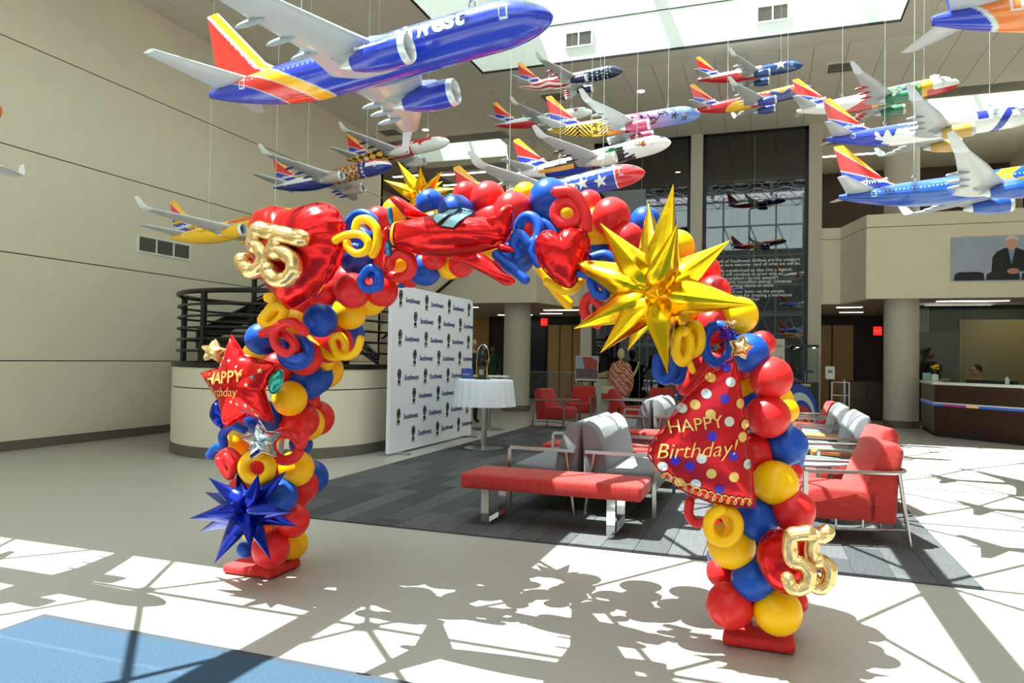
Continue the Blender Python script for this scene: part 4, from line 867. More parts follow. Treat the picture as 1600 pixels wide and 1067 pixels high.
lobe('wing', k3([(488, 318), (505, 298), (545, 300), (620, 345), (700, 400), (770, 435), (680, 445), (600, 440), (545, 380)]), YA-.36, m_rfoil, .05)
lobe('wing', k3([(905, 712), (1010, 705), (1110, 690), (1180, 730), (1270, 810), (1350, 870), (1340, 905), (1280, 912), (1170, 850), (1050, 790)]), YA-.52, m_rfoil, .05)
lobe('tail_fin', k3([(1150, 470), (1215, 440), (1262, 388), (1290, 360), (1326, 358), (1342, 388), (1330, 480), (1312, 560), (1260, 600), (1180, 560)]), YA-.43, m_rfoil, .07)
lobe('tail_plane', k3([(1235, 630), (1290, 625), (1355, 672), (1300, 690), (1250, 675)]), YA-.46, m_rfoil, .035)
lobe('propeller_blade', k3([(470, 380), (488, 366), (500, 400), (510, 488), (485, 492), (472, 430)]), YA-.44, m_pr, .02); lobe('propeller_blade', k3([(460, 610), (485, 605), (495, 650), (490, 700), (468, 712), (455, 670)]), YA-.44, m_pr, .02)
lobe('propeller_hub', k3([(450, 540), (475, 505), (498, 520), (500, 600), (475, 612), (450, 580)]), YA-.44, m_rfoil, .05)
CZ = .0125     # carpet thickness
def cz(x, y): return CZ if -4.62 < x < 1.32 and 5.3 < y < 14.3 else 0.
# ================================================================== LOUNGE FURNITURE
m_red = mat('red_ribbed_fabric', 'b8241e', .8, var=.22, vscale=9, bump=.5, bscale=40, stretch=(.4, .4, 9), sheen=.2)
m_redb = mat('red_bench_fabric', 'b8241e', .8, var=.22, vscale=9, bump=.5, bscale=40, stretch=(9, .4, .4), sheen=.2)
m_grey = mat('grey_velvet', '75747a', .85, var=.06, vscale=14, sheen=.3); m_wood = mat('oak_veneer', 'b07a42', .4, var=.15, vscale=5, stretch=(8, 1, 1))
def bench(lab, y, x0=-2.45, x1=-.9, z=.42, d=.52):
    t = thing('bench', lab, 'bench', ((x0+x1)/2, y, CZ), 0, 'red lounge benches'); w_ = (x1-x0)/2; h = d/2
    MB().box(-w_, w_, -h, h, z-.13, z).build('cushion', m_redb, t, bevel=.03, seg=3, smooth=60)
    for x in (-w_+.22, w_-.25):
        MB().prism([(-h+.04, 0), (h-.04, 0), (h-.04, z-.13), (h-.055, z-.13), (h-.055, .015), (-h+.055, .015), (-h+.055, z-.13), (-h+.04, z-.13)], x-.035, x+.035, 0).build('sled_leg', m_chrome, t)
    return t
bench('red upholstered bench on chrome sled legs, nearest the viewer', 5.9)
bench('red bench behind the near pair of grey sofas', 8.25); bench('red bench in front of the far pair of grey sofas', 10.15)
def sofa(name, lab, x, y, L, sgn, m=m_grey, depth=.64, group=None, backh=.84):
    """sits along Y, faces sgn*X"""
    t = thing(name, lab, 'sofa', (x, y, CZ), 0, group); s = sgn
    seat = [(s*.14, .24), (s*(depth-.02), .24), (s*depth, .30), (s*depth, .38), (s*(depth-.04), .425), (s*.14, .41)]
    back = [(s*.01, .24), (s*.2, .24), (s*.21, .42), (s*.19, .55), (s*.155, .68), (s*.11, .78), (s*.05, backh-.01), (s*-.0, backh), (s*-.02, .8)]
    def ext(poly, inset): return MB().prism(poly, -L/2+inset, L/2-inset, 1)
    ext(seat, .02).build('seat', m, t, bevel=.02, smooth=50); ext(back, .02).build('backrest', m, t, bevel=.02, smooth=50)
    for e in (-1, 1):
        yy = e*L/2
        MB().box(min(s*.02, s*(depth+.0)), max(s*.02, s*depth), yy-.016, yy+.016, .56, .59).build('armrest', m_steel, t)
        MB().box(s*depth-.016, s*depth+.016, yy-.016, yy+.016, 0, .56).build('leg', m_steel, t); MB().bar((s*.1, yy, .56), (s*.02, yy, 0), .014).build('leg', m_steel, t)
    MB().box(min(s*.05, s*(depth-.03)), max(s*.05, s*(depth-.03)), -L/2, L/2, .21, .24).build('base_frame', m_steel, t)
    return t
GS = 'grey velvet lounge sofas'
sofa('grey_sofa', 'grey sofa facing left, back to back in the near pair', -1.6, 7.05, 1.45, -1, group=GS); sofa('grey_sofa', 'grey sofa facing right, sunlit, in the near pair', -1.54, 7.05, 1.45, 1, group=GS)
sofa('grey_sofa', 'grey sofa facing left in the far back-to-back pair', -1.6, 11.4, 1.45, -1, group=GS); sofa('grey_sofa', 'grey sofa facing right in the far back-to-back pair', -1.54, 11.4, 1.45, 1, group=GS)
sofa('grey_sofa', 'pale grey sofa in the right row next to the red armchairs', 1.08, 9.35, 1.3, -1, group=GS); sofa('grey_sofa', 'pale grey sofa in the right row, second from the red armchairs', 1.05, 11.05, 1.2, -1, group=GS)
def armchair(lab, x, y, rz, group='red ribbed armchairs', W=.62):
    """faces -X before turning"""
    t = thing('armchair', lab, 'armchair', (x, y, cz(x, y)), rz, group); h = W/2
    MB().prism([(-.33, .2), (.2, .17), (.2, .42), (-.28, .44), (-.34, .4)], -h+.04, h-.04, 1).build('seat', m_red, t, bevel=.025, smooth=50)
    MB().prism([(.12, .17), (.34, .16), (.36, .5), (.4, .74), (.34, .8), (.25, .79), (.17, .6), (.1, .42)], -h+.04, h-.04, 1).build('backrest', m_red, t, bevel=.03, seg=3, smooth=50)
    arc = [(-.36, -h, .57), (.3, -h, .57), (.37, -h+.02, .575), (.41, -h+.08, .58), (.41, h-.08, .58), (.37, h-.02, .575), (.3, h, .57), (-.36, h, .57)]
    MB().tube(arc, .016, 8).build('arm_rail', m_steel, t, smooth=True)
    for s in (-1, 1):
        MB().box(-.376, -.344, s*h-.014, s*h+.014, 0, .57).build('leg', m_steel, t); MB().bar((.35, s*(h-.03), .56), (.43, s*(h-.03), 0), .016).build('leg', m_steel, t)
        MB().bar((-.36, s*h, .13), (.4, s*(h-.03), .13), .01).build('stretcher', m_steel, t)
        for x_ in (-.12, .08): MB().bar((x_, s*(h-.03), .13), (x_, s*(h-.03), .2), .008).build('strut', m_steel, t)
    return t
armchair('red ribbed armchair closest to the viewer, right side', .58, 6.42, .24); armchair('red ribbed armchair behind the round side table, right side', .78, 7.85, .2)
armchair('red armchair at the far end of the right row', .72, 12.5, .1); armchair('red armchair in the right row beyond the grey sofas, facing the viewer', .2, 14.0, PI/2)
armchair('red armchair with its back to the left column, near the carpet edge', -4.05, 14.3, PI-.3); armchair('red armchair in front of the picture easel', -4.0, 16.1, PI/2)
armchair('red armchair left of the pair below the mannequin', -2.75, 15.3, PI); armchair('red armchair right of the pair below the mannequin', -2.2, 16.2, PI/2)
t = thing('side_table', 'round glass-topped side table between the two red armchairs', 'table', (.42, 7.13, CZ))
MB().lathe([(.3, .50), (.31, .507), (.31, .518), (.3, .525)], 40).build('tabletop', mat('pale_blue_glass', 'b8d2d6', .06, spec=.8), t, smooth=True)
for a in (45, 135, 225, 315): x, y = .22*math.cos(math.radians(a)), .22*math.sin(math.radians(a)); MB().box(x-.014, x+.014, y-.014, y+.014, 0, .5).build('leg', m_steel, t)
for a, b in (((-.156, -.156), (.156, -.156)), ((-.156, .156), (.156, .156))): MB().bar((a[0], a[1], .485), (b[0], b[1], .485), .012).build('apron_bar', m_steel, t)
for l, y in (('wooden box side table beside the nearer pale grey sofa', 8.42), ('wooden box side table between the two pale grey sofas', 10.22)):
    t = thing('box_table', l, 'table', (.7, y, CZ), 0, 'wooden box tables'); MB().box(-.22, .22, -.2, .2, .44, .47).build('tabletop', m_wood, t)
    for x in (-.21, .21): MB().box(x-.01, x+.01, -.2, .2, 0, .44).build('side_panel', m_wood, t)
    MB().box(-.2, .2, -.19, .19, .03, .05).build('shelf', m_wood, t)
# ================================================================== STEP-AND-REPEAT BACKDROP
bd = thing('backdrop', 'white fabric backdrop with repeated blue Southwest lettering and trophy emblems', 'backdrop', (-5.01, 10.49, 0))
b = MB(); y0, y1, zt = 9.0, 11.98, 2.45
poly = [(y0, .03)]+[(y1, .03)]+[(y1-.12+.12*math.cos(a), zt-.12+.12*math.sin(a)) for a in np.linspace(0, PI/2, 7)]+[(y0+.12-.12*math.sin(a), zt-.12+.12*math.cos(a)) for a in np.linspace(0, PI/2, 7)]
b.prism(poly, -5.06, -5.0, 0); b.build('fabric', mat('white_backdrop_fabric', 'f4f6ff', .75, bump=.1, bscale=4), bd, world=True)
MB().box(-5.3, -4.8, y0+.2, y0+.28, 0, .03).build('foot', m_steel, bd, world=True); MB().box(-5.3, -4.8, y1-.28, y1-.2, 0, .03).build('foot', m_steel, bd, world=True)
tx = MB(); ring_ = MB(); tro = MB()
for r in range(8):
    z = 2.22-.287*r; per = .845; off = .35 if r % 2 == 0 else -.02
    for k in range(5):
        y = y0+off+per*k+ (.12 if False else 0)
        if y0 < y and y+.42 < y1+.05: text_on(tx, 'Southwest', (-4.995, y+.05, z), (0, 1, 0), (0, 0, 1), .108, bold=.022)
        ye = y-.11 if y-.11 > y0+.08 else None
        if k == 4 or not (y < y1): pass
        if ye and ye < y1-.06:
            ring_.tube([(-4.993, ye+.038*math.cos(a), z+.09+.065*math.sin(a)) for a in np.linspace(0, 2*PI, 20, endpoint=False)], .009, 6, closed=True)
            ring_.box(-4.997, -4.992, ye-.012, ye+.012, z+.06, z+.12); ring_.box(-4.997, -4.992, ye-.035, ye+.035, z-.05, z-.005); tro.box(-4.997, -4.993, ye-.05, ye+.05, z-.08, z-.055); tro.box(-4.997, -4.993, ye-.03, ye+.03, z+.0, z+.02)
tag(tx.build('lettering', mat('blue_print', '27407f', .6), bd, world=True, recalc=False), kind='stuff'); tag(ring_.build('emblem_print', mat('black_print', '2a2723', .6), bd, world=True), kind='stuff'); tag(tro.build('emblem_base_print', mat('gold_grey_print', 'b7ab92', .6), bd, world=True), kind='stuff')
# ================================================================== COCKTAIL TABLES AND TROPHY
def cocktail(lab, x, y, cloth=True):
    t = thing('cocktail_table', lab, 'table', (x, y, cz(x, y)), 0, 'tall cocktail tables')
    MB().lathe([(.3, 0), (.3, .012), (.06, .03), (.05, .03)], 36).build('base', m_steel, t, smooth=True); MB().lathe([(.045, .03), (.045, 1.04)], 20).build('column', m_steel, t, smooth=True); MB().lathe([(.42, 1.04), (.42, 1.065)], 40).build('tabletop', m_white, t)
    return t
cocktail('tall cocktail table with white cloth carrying the trophy', -4.1, 10.35); cocktail('second cocktail table hidden behind the clothed one', -5.15, 13.2)
t = thing('tablecloth', 'white pleated cloth draped over the trophy cocktail table', 'tablecloth', (-4.1, 10.35, CZ))
MB().lathe([(.05, 1.07), (.4, 1.07), (.43, 1.065), (.44, 1.04), (.455, .9), (.47, .76), (.48, .66)], 160, wob=lambda a, q: 1+.045*max(q-.35, 0)*math.sin(a*22)+.02*max(q-.4, 0)*math.sin(a*9+1)).build('cloth', mat('white_tablecloth', 'eef1fb', .8), t, smooth=60)
tr = thing('trophy', 'tall oval football trophy on a dark stand with gold posts', 'trophy', (-4.12, 10.3, 1.084))
MB().box(-.1, .1, -.07, .07, 0, .025).build('plinth', m_black, tr); MB().box(-.055, .055, -.05, .05, .025, .2).build('stand', mat('trophy_stand', '3a3936', .3), tr)
MB().box(-.035, .035, -.053, -.05, .07, .15).build('plaque', mat('plaque_silver', 'a8a8a6', .2, metal=1), tr)
MB().ball((0, 0, .33), (.085, .07, .19), 20, 14).build('ball', mat('dark_bronze', '3b3a33', .2, metal=.9), tr, smooth=True)
MB().tube([(.1*math.cos(a), 0, .33+.205*math.sin(a)) for a in np.linspace(0, 2*PI, 32, endpoint=False)], .008, 6, closed=True).build('rim', m_chrome, tr, smooth=True)
for x in (-.085, .085): MB().lathe([(.02, .025), (.02, .04), (.013, .05), (.013, .27), (.02, .28), (.02, .3)], 14, (x, -.03, 0)).build('post', mat('brass', 'c79a4a', .2, metal=1), tr, smooth=True)
t = thing('small_box', 'small blue box beside the trophy', 'box', (-4.42, 10.4, 1.084)); MB().box(-.09, .09, -.03, .03, 0, .16).build('body', mat('blue_box', '3c4f9a', .5), t); mb = MB(); text_on(mb, 'Southwest', (0, -.032, .06), (1, 0, 0), (0, 0, 1), .03, .5); mb.build('lettering', m_vinyl, t, recalc=False)
# ================================================================== FAR SIDE OF THE HALL
def floor_at(x, y): return atZ(x, y, 0.)
# picture on an easel
P = Vector((-4.45, 17.6, 0)); P.x = atY(917, 600, 17.6).x
t = thing('easel', 'slim black easel in front of the left stone post', 'easel', P)
for a, b in (((-.26, 0, 0), (-.05, .1, 1.5)), ((.26, 0, 0), (.05, .1, 1.5)), ((0, .45, 0), (0, .12, 1.5))): MB().bar(a, b, .012).build('leg', m_black, t)
MB().box(-.25, .25, -.0, .05, .85, .88).build('ledge', m_black, t)
pb = thing('picture_board', 'mounted photo of a crowd under a red plane on the easel', 'picture', P+Vector((0, -.02, .88)))
MB().box(-.29, .29, -.012, .012, 0, .62).build('board', mat('board_white', 'd8dbe0', .5), pb)
MB().box(-.275, .275, -.014, -.0125, .3, .6).build('sky_print', mat('print_sky', '9fb2c6', .4), pb); MB().box(-.275, .275, -.014, -.0125, .05, .3).build('crowd_print', mat('print_crowd', '6d5a5c', .5, var=.6, vscale=30), pb)
MB().prism([(-.12, .6), (-.05, .3), (.27, .3), (.27, .5), (.1, .6)], -.016, -.014, 1).build('plane_print', mat('print_red', 'b5483c', .4, var=.3, vscale=8), pb)
# pedestals and displays
for l, px, py, h, w_, topc in (('white display pedestal left of the mannequin', 941, 646, .92, .19, 'd8c9a0'), ('white display pedestal right of the mannequin', 1020, 642, .72, .19, '3a3a3a')):
    q = floor_at(px, py); t = thing('pedestal', l, 'pedestal', q, 0, 'white pedestals'); MB().box(-w_, w_, -w_, w_, 0, h).build('body', m_white, t); MB().box(-w_-.005, w_+.005, -w_-.005, w_+.005, h, h+.02).build('top', m_black, t)
    o = thing('display_model', ('small cream telephone model' if h > .8 else 'small dark display case')+' on top of the '+l.replace('white display ', ''), 'display', q+Vector((0, 0, h+.02)))
    MB().box(-.16, .16, -.1, .1, 0, .06).build('base', mat('disp_'+topc, topc, .5), o, bevel=.01); MB().prism([(-.12, .06), (.12, .06), (.14, .2), (.05, .16), (-.1, .12)], -.07, .07, 1).build('body', mat('disp_'+topc, topc, .5), o, bevel=.01)
q = floor_at(1003, 644); t = thing('computer_tower', 'beige machine panel standing behind the mannequin arm', 'machine', q); MB().box(-.15, .15, -.15, .15, .45, 1.02).build('body', mat('beige_plastic', 'c9c3a6', .5), t, bevel=.01); MB().box(-.15, .15, -.15, .15, 0, .45).build('stand', m_black, t); MB().box(-.1, .1, -.156, -.15, .6, .64).build('slot', m_black, t); MB().box(-.1, .1, -.156, -.15, .72, .74).build('slot', m_black, t)
# mannequin in a striped poncho, tote bag in its hand
q = floor_at(969, 649); mq = thing('mannequin', 'cream mannequin in a diagonally striped orange poncho', 'mannequin', q)
m_mq = mat('mannequin_cream', 'd9cba8', .5)
MB().ball((0, 0, 1.57), (.095, .105, .145), 16, 12).build('head', m_mq, mq, smooth=True); MB().lathe([(.05, 1.28), (.045, 1.42)], 14).build('neck', m_mq, mq, smooth=True)
MB().lathe([(.045, .12), (.04, .5), (.05, .8)], 12).build('pole', mat('pale_wood', 'c7a56a', .5), mq, smooth=True)
for a in (90, 210, 330): MB().tube([(0, 0, .22), (.1*math.cos(math.radians(a)), .1*math.sin(math.radians(a)), .2), (.2*math.cos(math.radians(a)), .2*math.sin(math.radians(a)), .08), (.26*math.cos(math.radians(a)), .26*math.sin(math.radians(a)), .015)], .018, 8).build('tripod_leg', mat('pale_wood'), mq, smooth=True)
V = []; n = 48; prof = [(.07, .06, 1.39), (.22, .13, 1.33), (.31, .18, 1.12), (.34, .2, .9), (.29, .19, .7), (.19, .15, .5), (.07, .09, .36)]
rows = 40
for i in range(rows):
    u = i/(rows-1)*(len(prof)-1); k = min(int(u), len(prof)-2); f = u-k; a_, b_, z_ = [prof[k][j]*(1-f)+prof[k+1][j]*f for j in range(3)]
    for j in range(n):
        a = 2*PI*j/n; w_ = 1+.05*math.sin(6*a)*u/6; V.append((a_*w_*math.cos(a)+(.05*max(u-3, 0)/3), b_*w_*math.sin(a), z_))
V = np.array(V); d = (V[:, 0]*1.0+V[:, 2]*.9) % .17; cl = np.where((d < .03)[:, None], C3('efe6d8'), np.where((d < .1)[:, None], C3('c8452c'), np.where((d < .125)[:, None], C3('e9cfae'), C3('b2562f'))))
me = painted('poncho', V, grid_faces(rows, n, True), cl); me.materials[0] = mat('woven_poncho', 'ffffff', .85, attr='livery'); put('poncho', me, mq)
MB().tube([(.22, 0, 1.0), (.34, -.03, 1.05), (.42, -.05, 1.2), (.45, -.05, 1.3)], [.04, .036, .03, .02], 10).build('arm', m_mq, mq, smooth=True); MB().tube([(-.25, 0, 1.0), (-.3, -.04, .88), (-.3, -.1, .78)], [.04, .034, .025], 10).build('arm', m_mq, mq, smooth=True)
for i in range(5): MB().cap_tube([(.45, -.05+.012*(i-2), 1.3), (.46+.006*(i-2), -.05+.016*(i-2), 1.37)], .007, 6).build('finger', m_mq, mq, smooth=True)
t = thing('tote_bag', 'cream backpack with red print hanging from the mannequin hand', 'bag', q+Vector((-.3, -.12, .36)))
MB().box(-.17, .17, -.07, .07, 0, .38).build('body', mat('canvas', 'd8c8a8', .9), t, bevel=.04, smooth=60); MB().box(-.15, .13, -.075, -.07, .04, .2).build('print', mat('red_print', 'b9413c', .7, var=.5, vscale=25), t)
MB().tube([(-.05, 0, .36), (-.04, 0, .46), (.04, 0, .46), (.05, 0, .36)], .01, 6).build('handle', mat('canvas'), t, smooth=True); MB().tube([(-.15, .0, .1), (-.2, -.02, -.1), (-.05, -.04, -.22), (.12, -.02, -.15), (.16, 0, .1)], .016, 6).build('strap', mat('canvas'), t, smooth=True)
# wicker chair with a blue bag
q = floor_at(1052, 650); t = thing('wicker_chair', 'brown wicker chair beside the dark glass', 'chair', q); m_wk = mat('wicker', '8a6a4e', .8, var=.4, vscale=60, bump=.6, bscale=90)
MB().box(-.3, .3, -.28, .28, .3, .42).build('seat', m_wk, t, bevel=.03, smooth=50); MB().prism([(-.3, .4), (.3, .4), (.27, .85), (.15, .95), (-.15, .95), (-.27, .85)], .2, .3, 1).build('backrest', m_wk, t, bevel=.02)
for x in (-.26, .26):
    for y in (-.24, .24): MB().box(x-.02, x+.02, y-.02, y+.02, 0, .3).build('leg', m_steel, t)
t = thing('blue_bag', 'small blue bag with white plane mark on the wicker chair', 'bag', q+Vector((.06, -.1, .42))); MB().box(-.11, .11, -.05, .05, 0, .26).build('body', mat('royal_blue', '2147a8', .5), t, bevel=.01); MB().prism([(-.06, .1), (.06, .18), (.02, .08), (-.01, .12)], -.054, -.051, 1).build('plane_mark', m_vinyl, t)
# mesh gates under the left mezzanine
m_mesh = mat('gate_mesh', '8c8a80', .4, metal=.6)
for l, px in (('metal mesh gate panel left of the red armchairs', 838), ('metal mesh gate panel behind the red armchairs', 880)):
    q = atY(px, 640, 19.4); q.z = 0; t = thing('mesh_gate', l, 'gate', q, 0, 'metal mesh gates')
    for x in (-.38, .38): MB().box(x-.02, x+.02, -.02, .02, 0, 1.08).build('post', m_steel, t)
    for z in (.08, 1.03): MB().box(-.38, .38, -.012, .012, z, z+.025).build('rail', m_steel, t)
    g = MB()
    for k in range(1, 14): g.box(-.38+.054*k-.004, -.38+.054*k+.004, -.005, .005, .1, 1.03)
    for k in range(1, 16): g.box(-.38, .38, -.004, .004, .1+.06*k-.004, .1+.06*k+.004)
    tag(g.build('mesh_infill', m_mesh, t), kind='stuff')
# showcase, sanitizer, sign, turnstile
q = floor_at(1258, 662); t = thing('showcase', 'glass display case with a model plane on a black base', 'display case', q)
MB().box(-.27, .27, -.27, .27, 0, .98).build('base', m_black, t); MB().box(-.27, .27, -.27, .27, 1.78, 1.84).build('lid', m_black, t); MB().box(-.26, .26, -.265, .265, .98, 1.78).build('glass_box', m_glass, t); MB().box(-.1, .1, -.274, -.27, .88, .94).build('plaque', mat('cream_plaque', 'd8c58c', .5), t)
MB().lathe([(.04, 0), (.008, .02), (.008, .22)], 12, (0, 0, .98)).build('display_stem', m_chrome, t)
for x in (-.18, .18): MB().lathe([(.03, 1.77), (.03, 1.78)], 12, (x, 0, 0)).build('spotlight', m_lampw, t)
mm = MB().tube([(-.2, 0, 1.25), (-.1, 0, 1.22), (.1, 0, 1.22), (.2, 0, 1.21)], [.008, .03, .03, .006], 12); md = thing('desk_model_plane', 'little purple and red model plane inside the display case', 'model plane', q+Vector((0, 0, 1.2)))
MB().tube([(-.2, 0, .05), (-.1, 0, .02), (.1, 0, .02), (.2, 0, .01)], [.008, .03, .03, .006], 12).build('fuselage', mat('purple_blue', '4a3a8e', .3), md, smooth=True)
for s in (-1, 1): MB().add([(.06, 0, .0), (-.04, 0, 0), (-.1, s*.18, .03), (-.07, s*.18, .03), (.06, 0, .01), (-.04, 0, .01), (-.1, s*.18, .034), (-.07, s*.18, .034)], [(0, 1, 2, 3), (7, 6, 5, 4), (0, 4, 5, 1), (1, 5, 6, 2), (2, 6, 7, 3), (3, 7, 4, 0)]).build('wing', m_wing, md)
MB().prism([(-.2, .05), (-.14, .05), (-.19, .15), (-.215, .15)], -.004, .004, 1).build('tail_fin', mat('tail_red', 'b83a44', .4), md)
q = floor_at(1296, 664); t = thing('sanitizer_stand', 'white hand sanitizer dispenser on a slim black stand', 'dispenser', q); MB().lathe([(.16, 0), (.16, .015), (.02, .03), (.02, 1.35)], 20).build('stand', m_black, t, smooth=True); MB().box(-.1, .1, -.07, .05, 1.05, 1.35).build('dispenser', m_white, t, bevel=.02, smooth=50); MB().box(-.05, .05, -.075, -.07, 1.2, 1.27).build('label', mat('label_grey', '8b93a0', .5), t)
q = floor_at(1213, 664); t = thing('direction_sign', 'cream direction sign for gates 41 to 50 by dark glass', 'sign', q); MB().lathe([(.14, 0), (.14, 1.35)], 24).build('pillar', mat('pillar_grey', 'a9a598', .5), t, smooth=True); MB().box(-.16, .16, -.17, .05, 1.35, 1.95).build('panel', mat('sign_cream', 'c9c2b0', .5), t)
mb = MB(); text_on(mb, '41-43A', (0, -.173, 1.76), (1, 0, 0), (0, 0, 1), .085, .5, bold=.008); text_on(mb, '\u2022 46-50', (0, -.173, 1.5), (1, 0, 0), (0, 0, 1), .085, .5, bold=.008); mb.build('lettering', mat('black_print'), t, recalc=False)
qa = atY(1350, 640, 20.2); t = thing('turnstile', 'dark panelled turnstile cabinet with rounded steel end left of round column', 'gate', (qa.x, 20.2, 0)); m_tp = mat('bronze_panel', '4b4234', .35, metal=.5)
for k in range(2):
    for z0, z1 in ((.06, .48), (.5, .95)): MB().box(-.42+.48*k, .04+.48*k, -.1, .1, z0, z1).build('panel', m_tp, t)
MB().box(-.44, .54, -.09, .09, 0, .98).build('cabinet', m_dark, t); MB().lathe([(.11, 0), (.11, 1.0)], 20, (-.46, 0, 0)).build('end_cap', m_steel, t, smooth=True); MB().box(.54, .58, -.1, .1, 0, .98).build('end_post', m_steel, t)
for l, px in (('thin metal barrier beside the sanitizer stand', 1313),):
    q = atY(px, 650, 20.0); q.z = 0; t = thing('barrier', l, 'barrier', q); 
    for x in (-.2, .2): MB().box(x-.015, x+.015, -.015, .015, 0, .95).build('post', m_steel, t)
    for z in (.3, .6, .93): MB().box(-.2, .2, -.01, .01, z, z+.02).build('rail', m_steel, t)
# tail-shaped striped panel behind the far red seat
q = floor_at(1247, 664); q.y -= .9; q = Vector((atY(1247, 640, 17.2).x, 17.2, 0)); t = thing('tail_panel', 'blue, white, red and yellow tail-shaped cut-out behind red seats', 'cut-out', q)
for k, (s_, c_) in enumerate(((1., '2547a8'), (.8, 'cfd6dd'), (.62, '2547a8'), (.5, 'c8382f'), (.34, 'e8b660'), (.18, 'c8382f'))):
    MB().prism([(-.42*s_+.1*k*.3, .0)]+[(-.42*s_*math.cos(a)+.03*k, .95*s_*math.sin(a)**.8) for a in np.linspace(.05, PI-.05, 18)]+[(.42*s_+.03*k, .0)], -.02-.006*k, .02, 1).build('stripe', mat('cutout_%d' % k, c_, .5), t)
# ------------------------------------------------------------------ reception
D = [Vector((3.27, 18.0)), Vector((3.2, 16.35)), Vector((4.4, 15.15)), Vector((6.2, 14.5))]
dk = thing('reception_desk', 'dark wood reception desk with white top and blue light band', 'desk', (4.3, 16, 0)); m_dw = mat('dark_walnut', '3d2418', .4, var=.2, vscale=6, stretch=(5, 5, .5)); m_dg = mat('grey_laminate', '6a5f57', .4)
def wallseg(a, b, z0, z1, th, nm, m, out=0.):
    d = (b-a).normalized(); n = Vector((-d.y, d.x)); a2, b2 = a-n*out, b-n*out
    MB().prism([(a2.x, a2.y), (b2.x, b2.y), ((b2+n*th).x, (b2+n*th).y), ((a2+n*th).x, (a2+n*th).y)], z0, z1).build(nm, m, dk, world=True)
for i in range(3):
    m_ = m_dg if i == 0 else m_dw
    wallseg(D[i], D[i+1], .08, .62 if i else .6, .08, 'lower_panel', m_); wallseg(D[i], D[i+1], 0, .08, .06, 'plinth', m_dark, -.03)
    if i < 2: wallseg(D[i], D[i+1], .68, 1.03, .08, 'upper_panel', m_)
    wallseg(D[i], D[i+1], .655, .68, .1, 'light_band', m_white, .015)
    L_ = (D[i+1]-D[i]).length; sp_ = [0, 1] if i != 1 else [0, .12, .38, .52, 1]
    for k in range(len(sp_)-1): wallseg(D[i].lerp(D[i+1], sp_[k]), D[i].lerp(D[i+1], sp_[k+1]), .61, .655, .1, 'colour_band', mat('band_%s' % ('2f62c8', '9a2c78', 'e0b878', '2f62c8')[k if i == 1 else 0], ('2f62c8', '9a2c78', 'e0b878', '2f62c8')[k if i == 1 else 0], .4, emit=.25), .012)  # coloured strips with a faint glow of their own
    if i < 2: wallseg(D[i], D[i+1], 1.03, 1.08, .36, 'worktop', m_white, .03)
wallseg(D[1], D[2], .72, .76, .75, 'inner_desk', m_dw, -.36)
a, b = D[2], D[3]; d = (b-a).normalized(); n = Vector((-d.y, d.x))
MB().add([(p.x, p.y, z) for off in (-.03, .42) for p, z in ((a-d*.0+n*off, 1.08), (a+d*.55+n*off, .68), (b+n*off, .68), (b+n*off, .63), (a+d*.5+n*off, .63), (a-d*.04+n*off, 1.03))], [(0, 1, 2, 3, 4, 5), (11, 10, 9, 8, 7, 6)]+[(i, (i+1) % 6, 6+(i+1) % 6, 6+i) for i in range(6)]).build('sloping_top', m_white, dk, world=True)
MB().add([(p.x, p.y, z) for off in (0, .06) for p, z in ((a+n*off, .68), (a+d*.5+n*off, .68), (a+n*off, 1.04))], [(0, 1, 2), (5, 4, 3), (0, 3, 4, 1), (1, 4, 5, 2), (2, 5, 3, 0)]).build('wedge_panel', m_dw, dk, world=True)
wr_ = struct('wall_reception', MB().box(3.3, XR, 20.4, 20.5, 0, 2.9), m_dark)
for x0, x1, z0, z1, m_ in ((3.62, 4.5, 0, 2.25, mat('slate_panel', '4d4b4a', .5)), (4.52, 5.9, 0, 2.55, m_tan), (5.92, 6.58, 0, 2.55, m_tan)): MB().box(x0, x1, 20.3, 20.38, z0, z1).build('panel', m_, wr_)
for k in range(10): MB().box(3.32+.055*k, 3.36+.055*k, 20.32, 20.38, 0.9, 2.85).build('slat', mat('pale_slat', 'b8bdb8', .5), wr_)
wn = struct('window_7', MB().box(3.28, XR, 19.28, 19.32, 2.84, 2.9), m_steel)
for a, b in ((3.28, 4.38), (4.39, 5.48), (5.49, XR)): MB().box(a, b, 19.29, 19.31, 0, 2.84).build('pane', m_glass, wn)
def mon(l, p, rz):
    t = thing('monitor', l, 'monitor', p, rz, 'reception monitors'); MB().box(-.24, .24, -.02, .02, .1, .38).build('screen', m_black, t, bevel=.006); MB().box(-.02, .02, -.02, .02, 0, .12).build('stand', m_black, t); MB().box(-.1, .1, -.08, .08, 0, .012).build('foot', m_black, t)
def dtop(px, py, z=1.08): return atZ(px, py, z)
def behind(px, Y): return atY(px, 600, Y)
for l, px in (('black monitor in front of the receptionist', 1530), ('black monitor right of the receptionist', 1568)): q = atY(px, 600, 16.45 if px < 1550 else 16.1); mon(l, (q.x, q.y, .76), -.6)
q = Vector((3.36, 17.1, 1.08)); t = thing('flower_vase', 'yellow flowers in a white vase on the reception desk', 'flowers', q); MB().lathe([(.05, 0), (.07, .06), (.06, .13), (.05, .15)], 16).build('vase', m_white, t, smooth=True)
for k in range(9):
    a = k*2.4; c_ = (.05*math.cos(a), .05*math.sin(a), .27+.03*(k % 3)); MB().bar((0, 0, .12), c_, .004).build('stem', mat('stem_green', '3f6b2a', .6), t); MB().ball(c_, (.035, .035, .025), 8, 6).build('bloom', mat('yellow_petal', 'f2c414', .6), t, smooth=True)
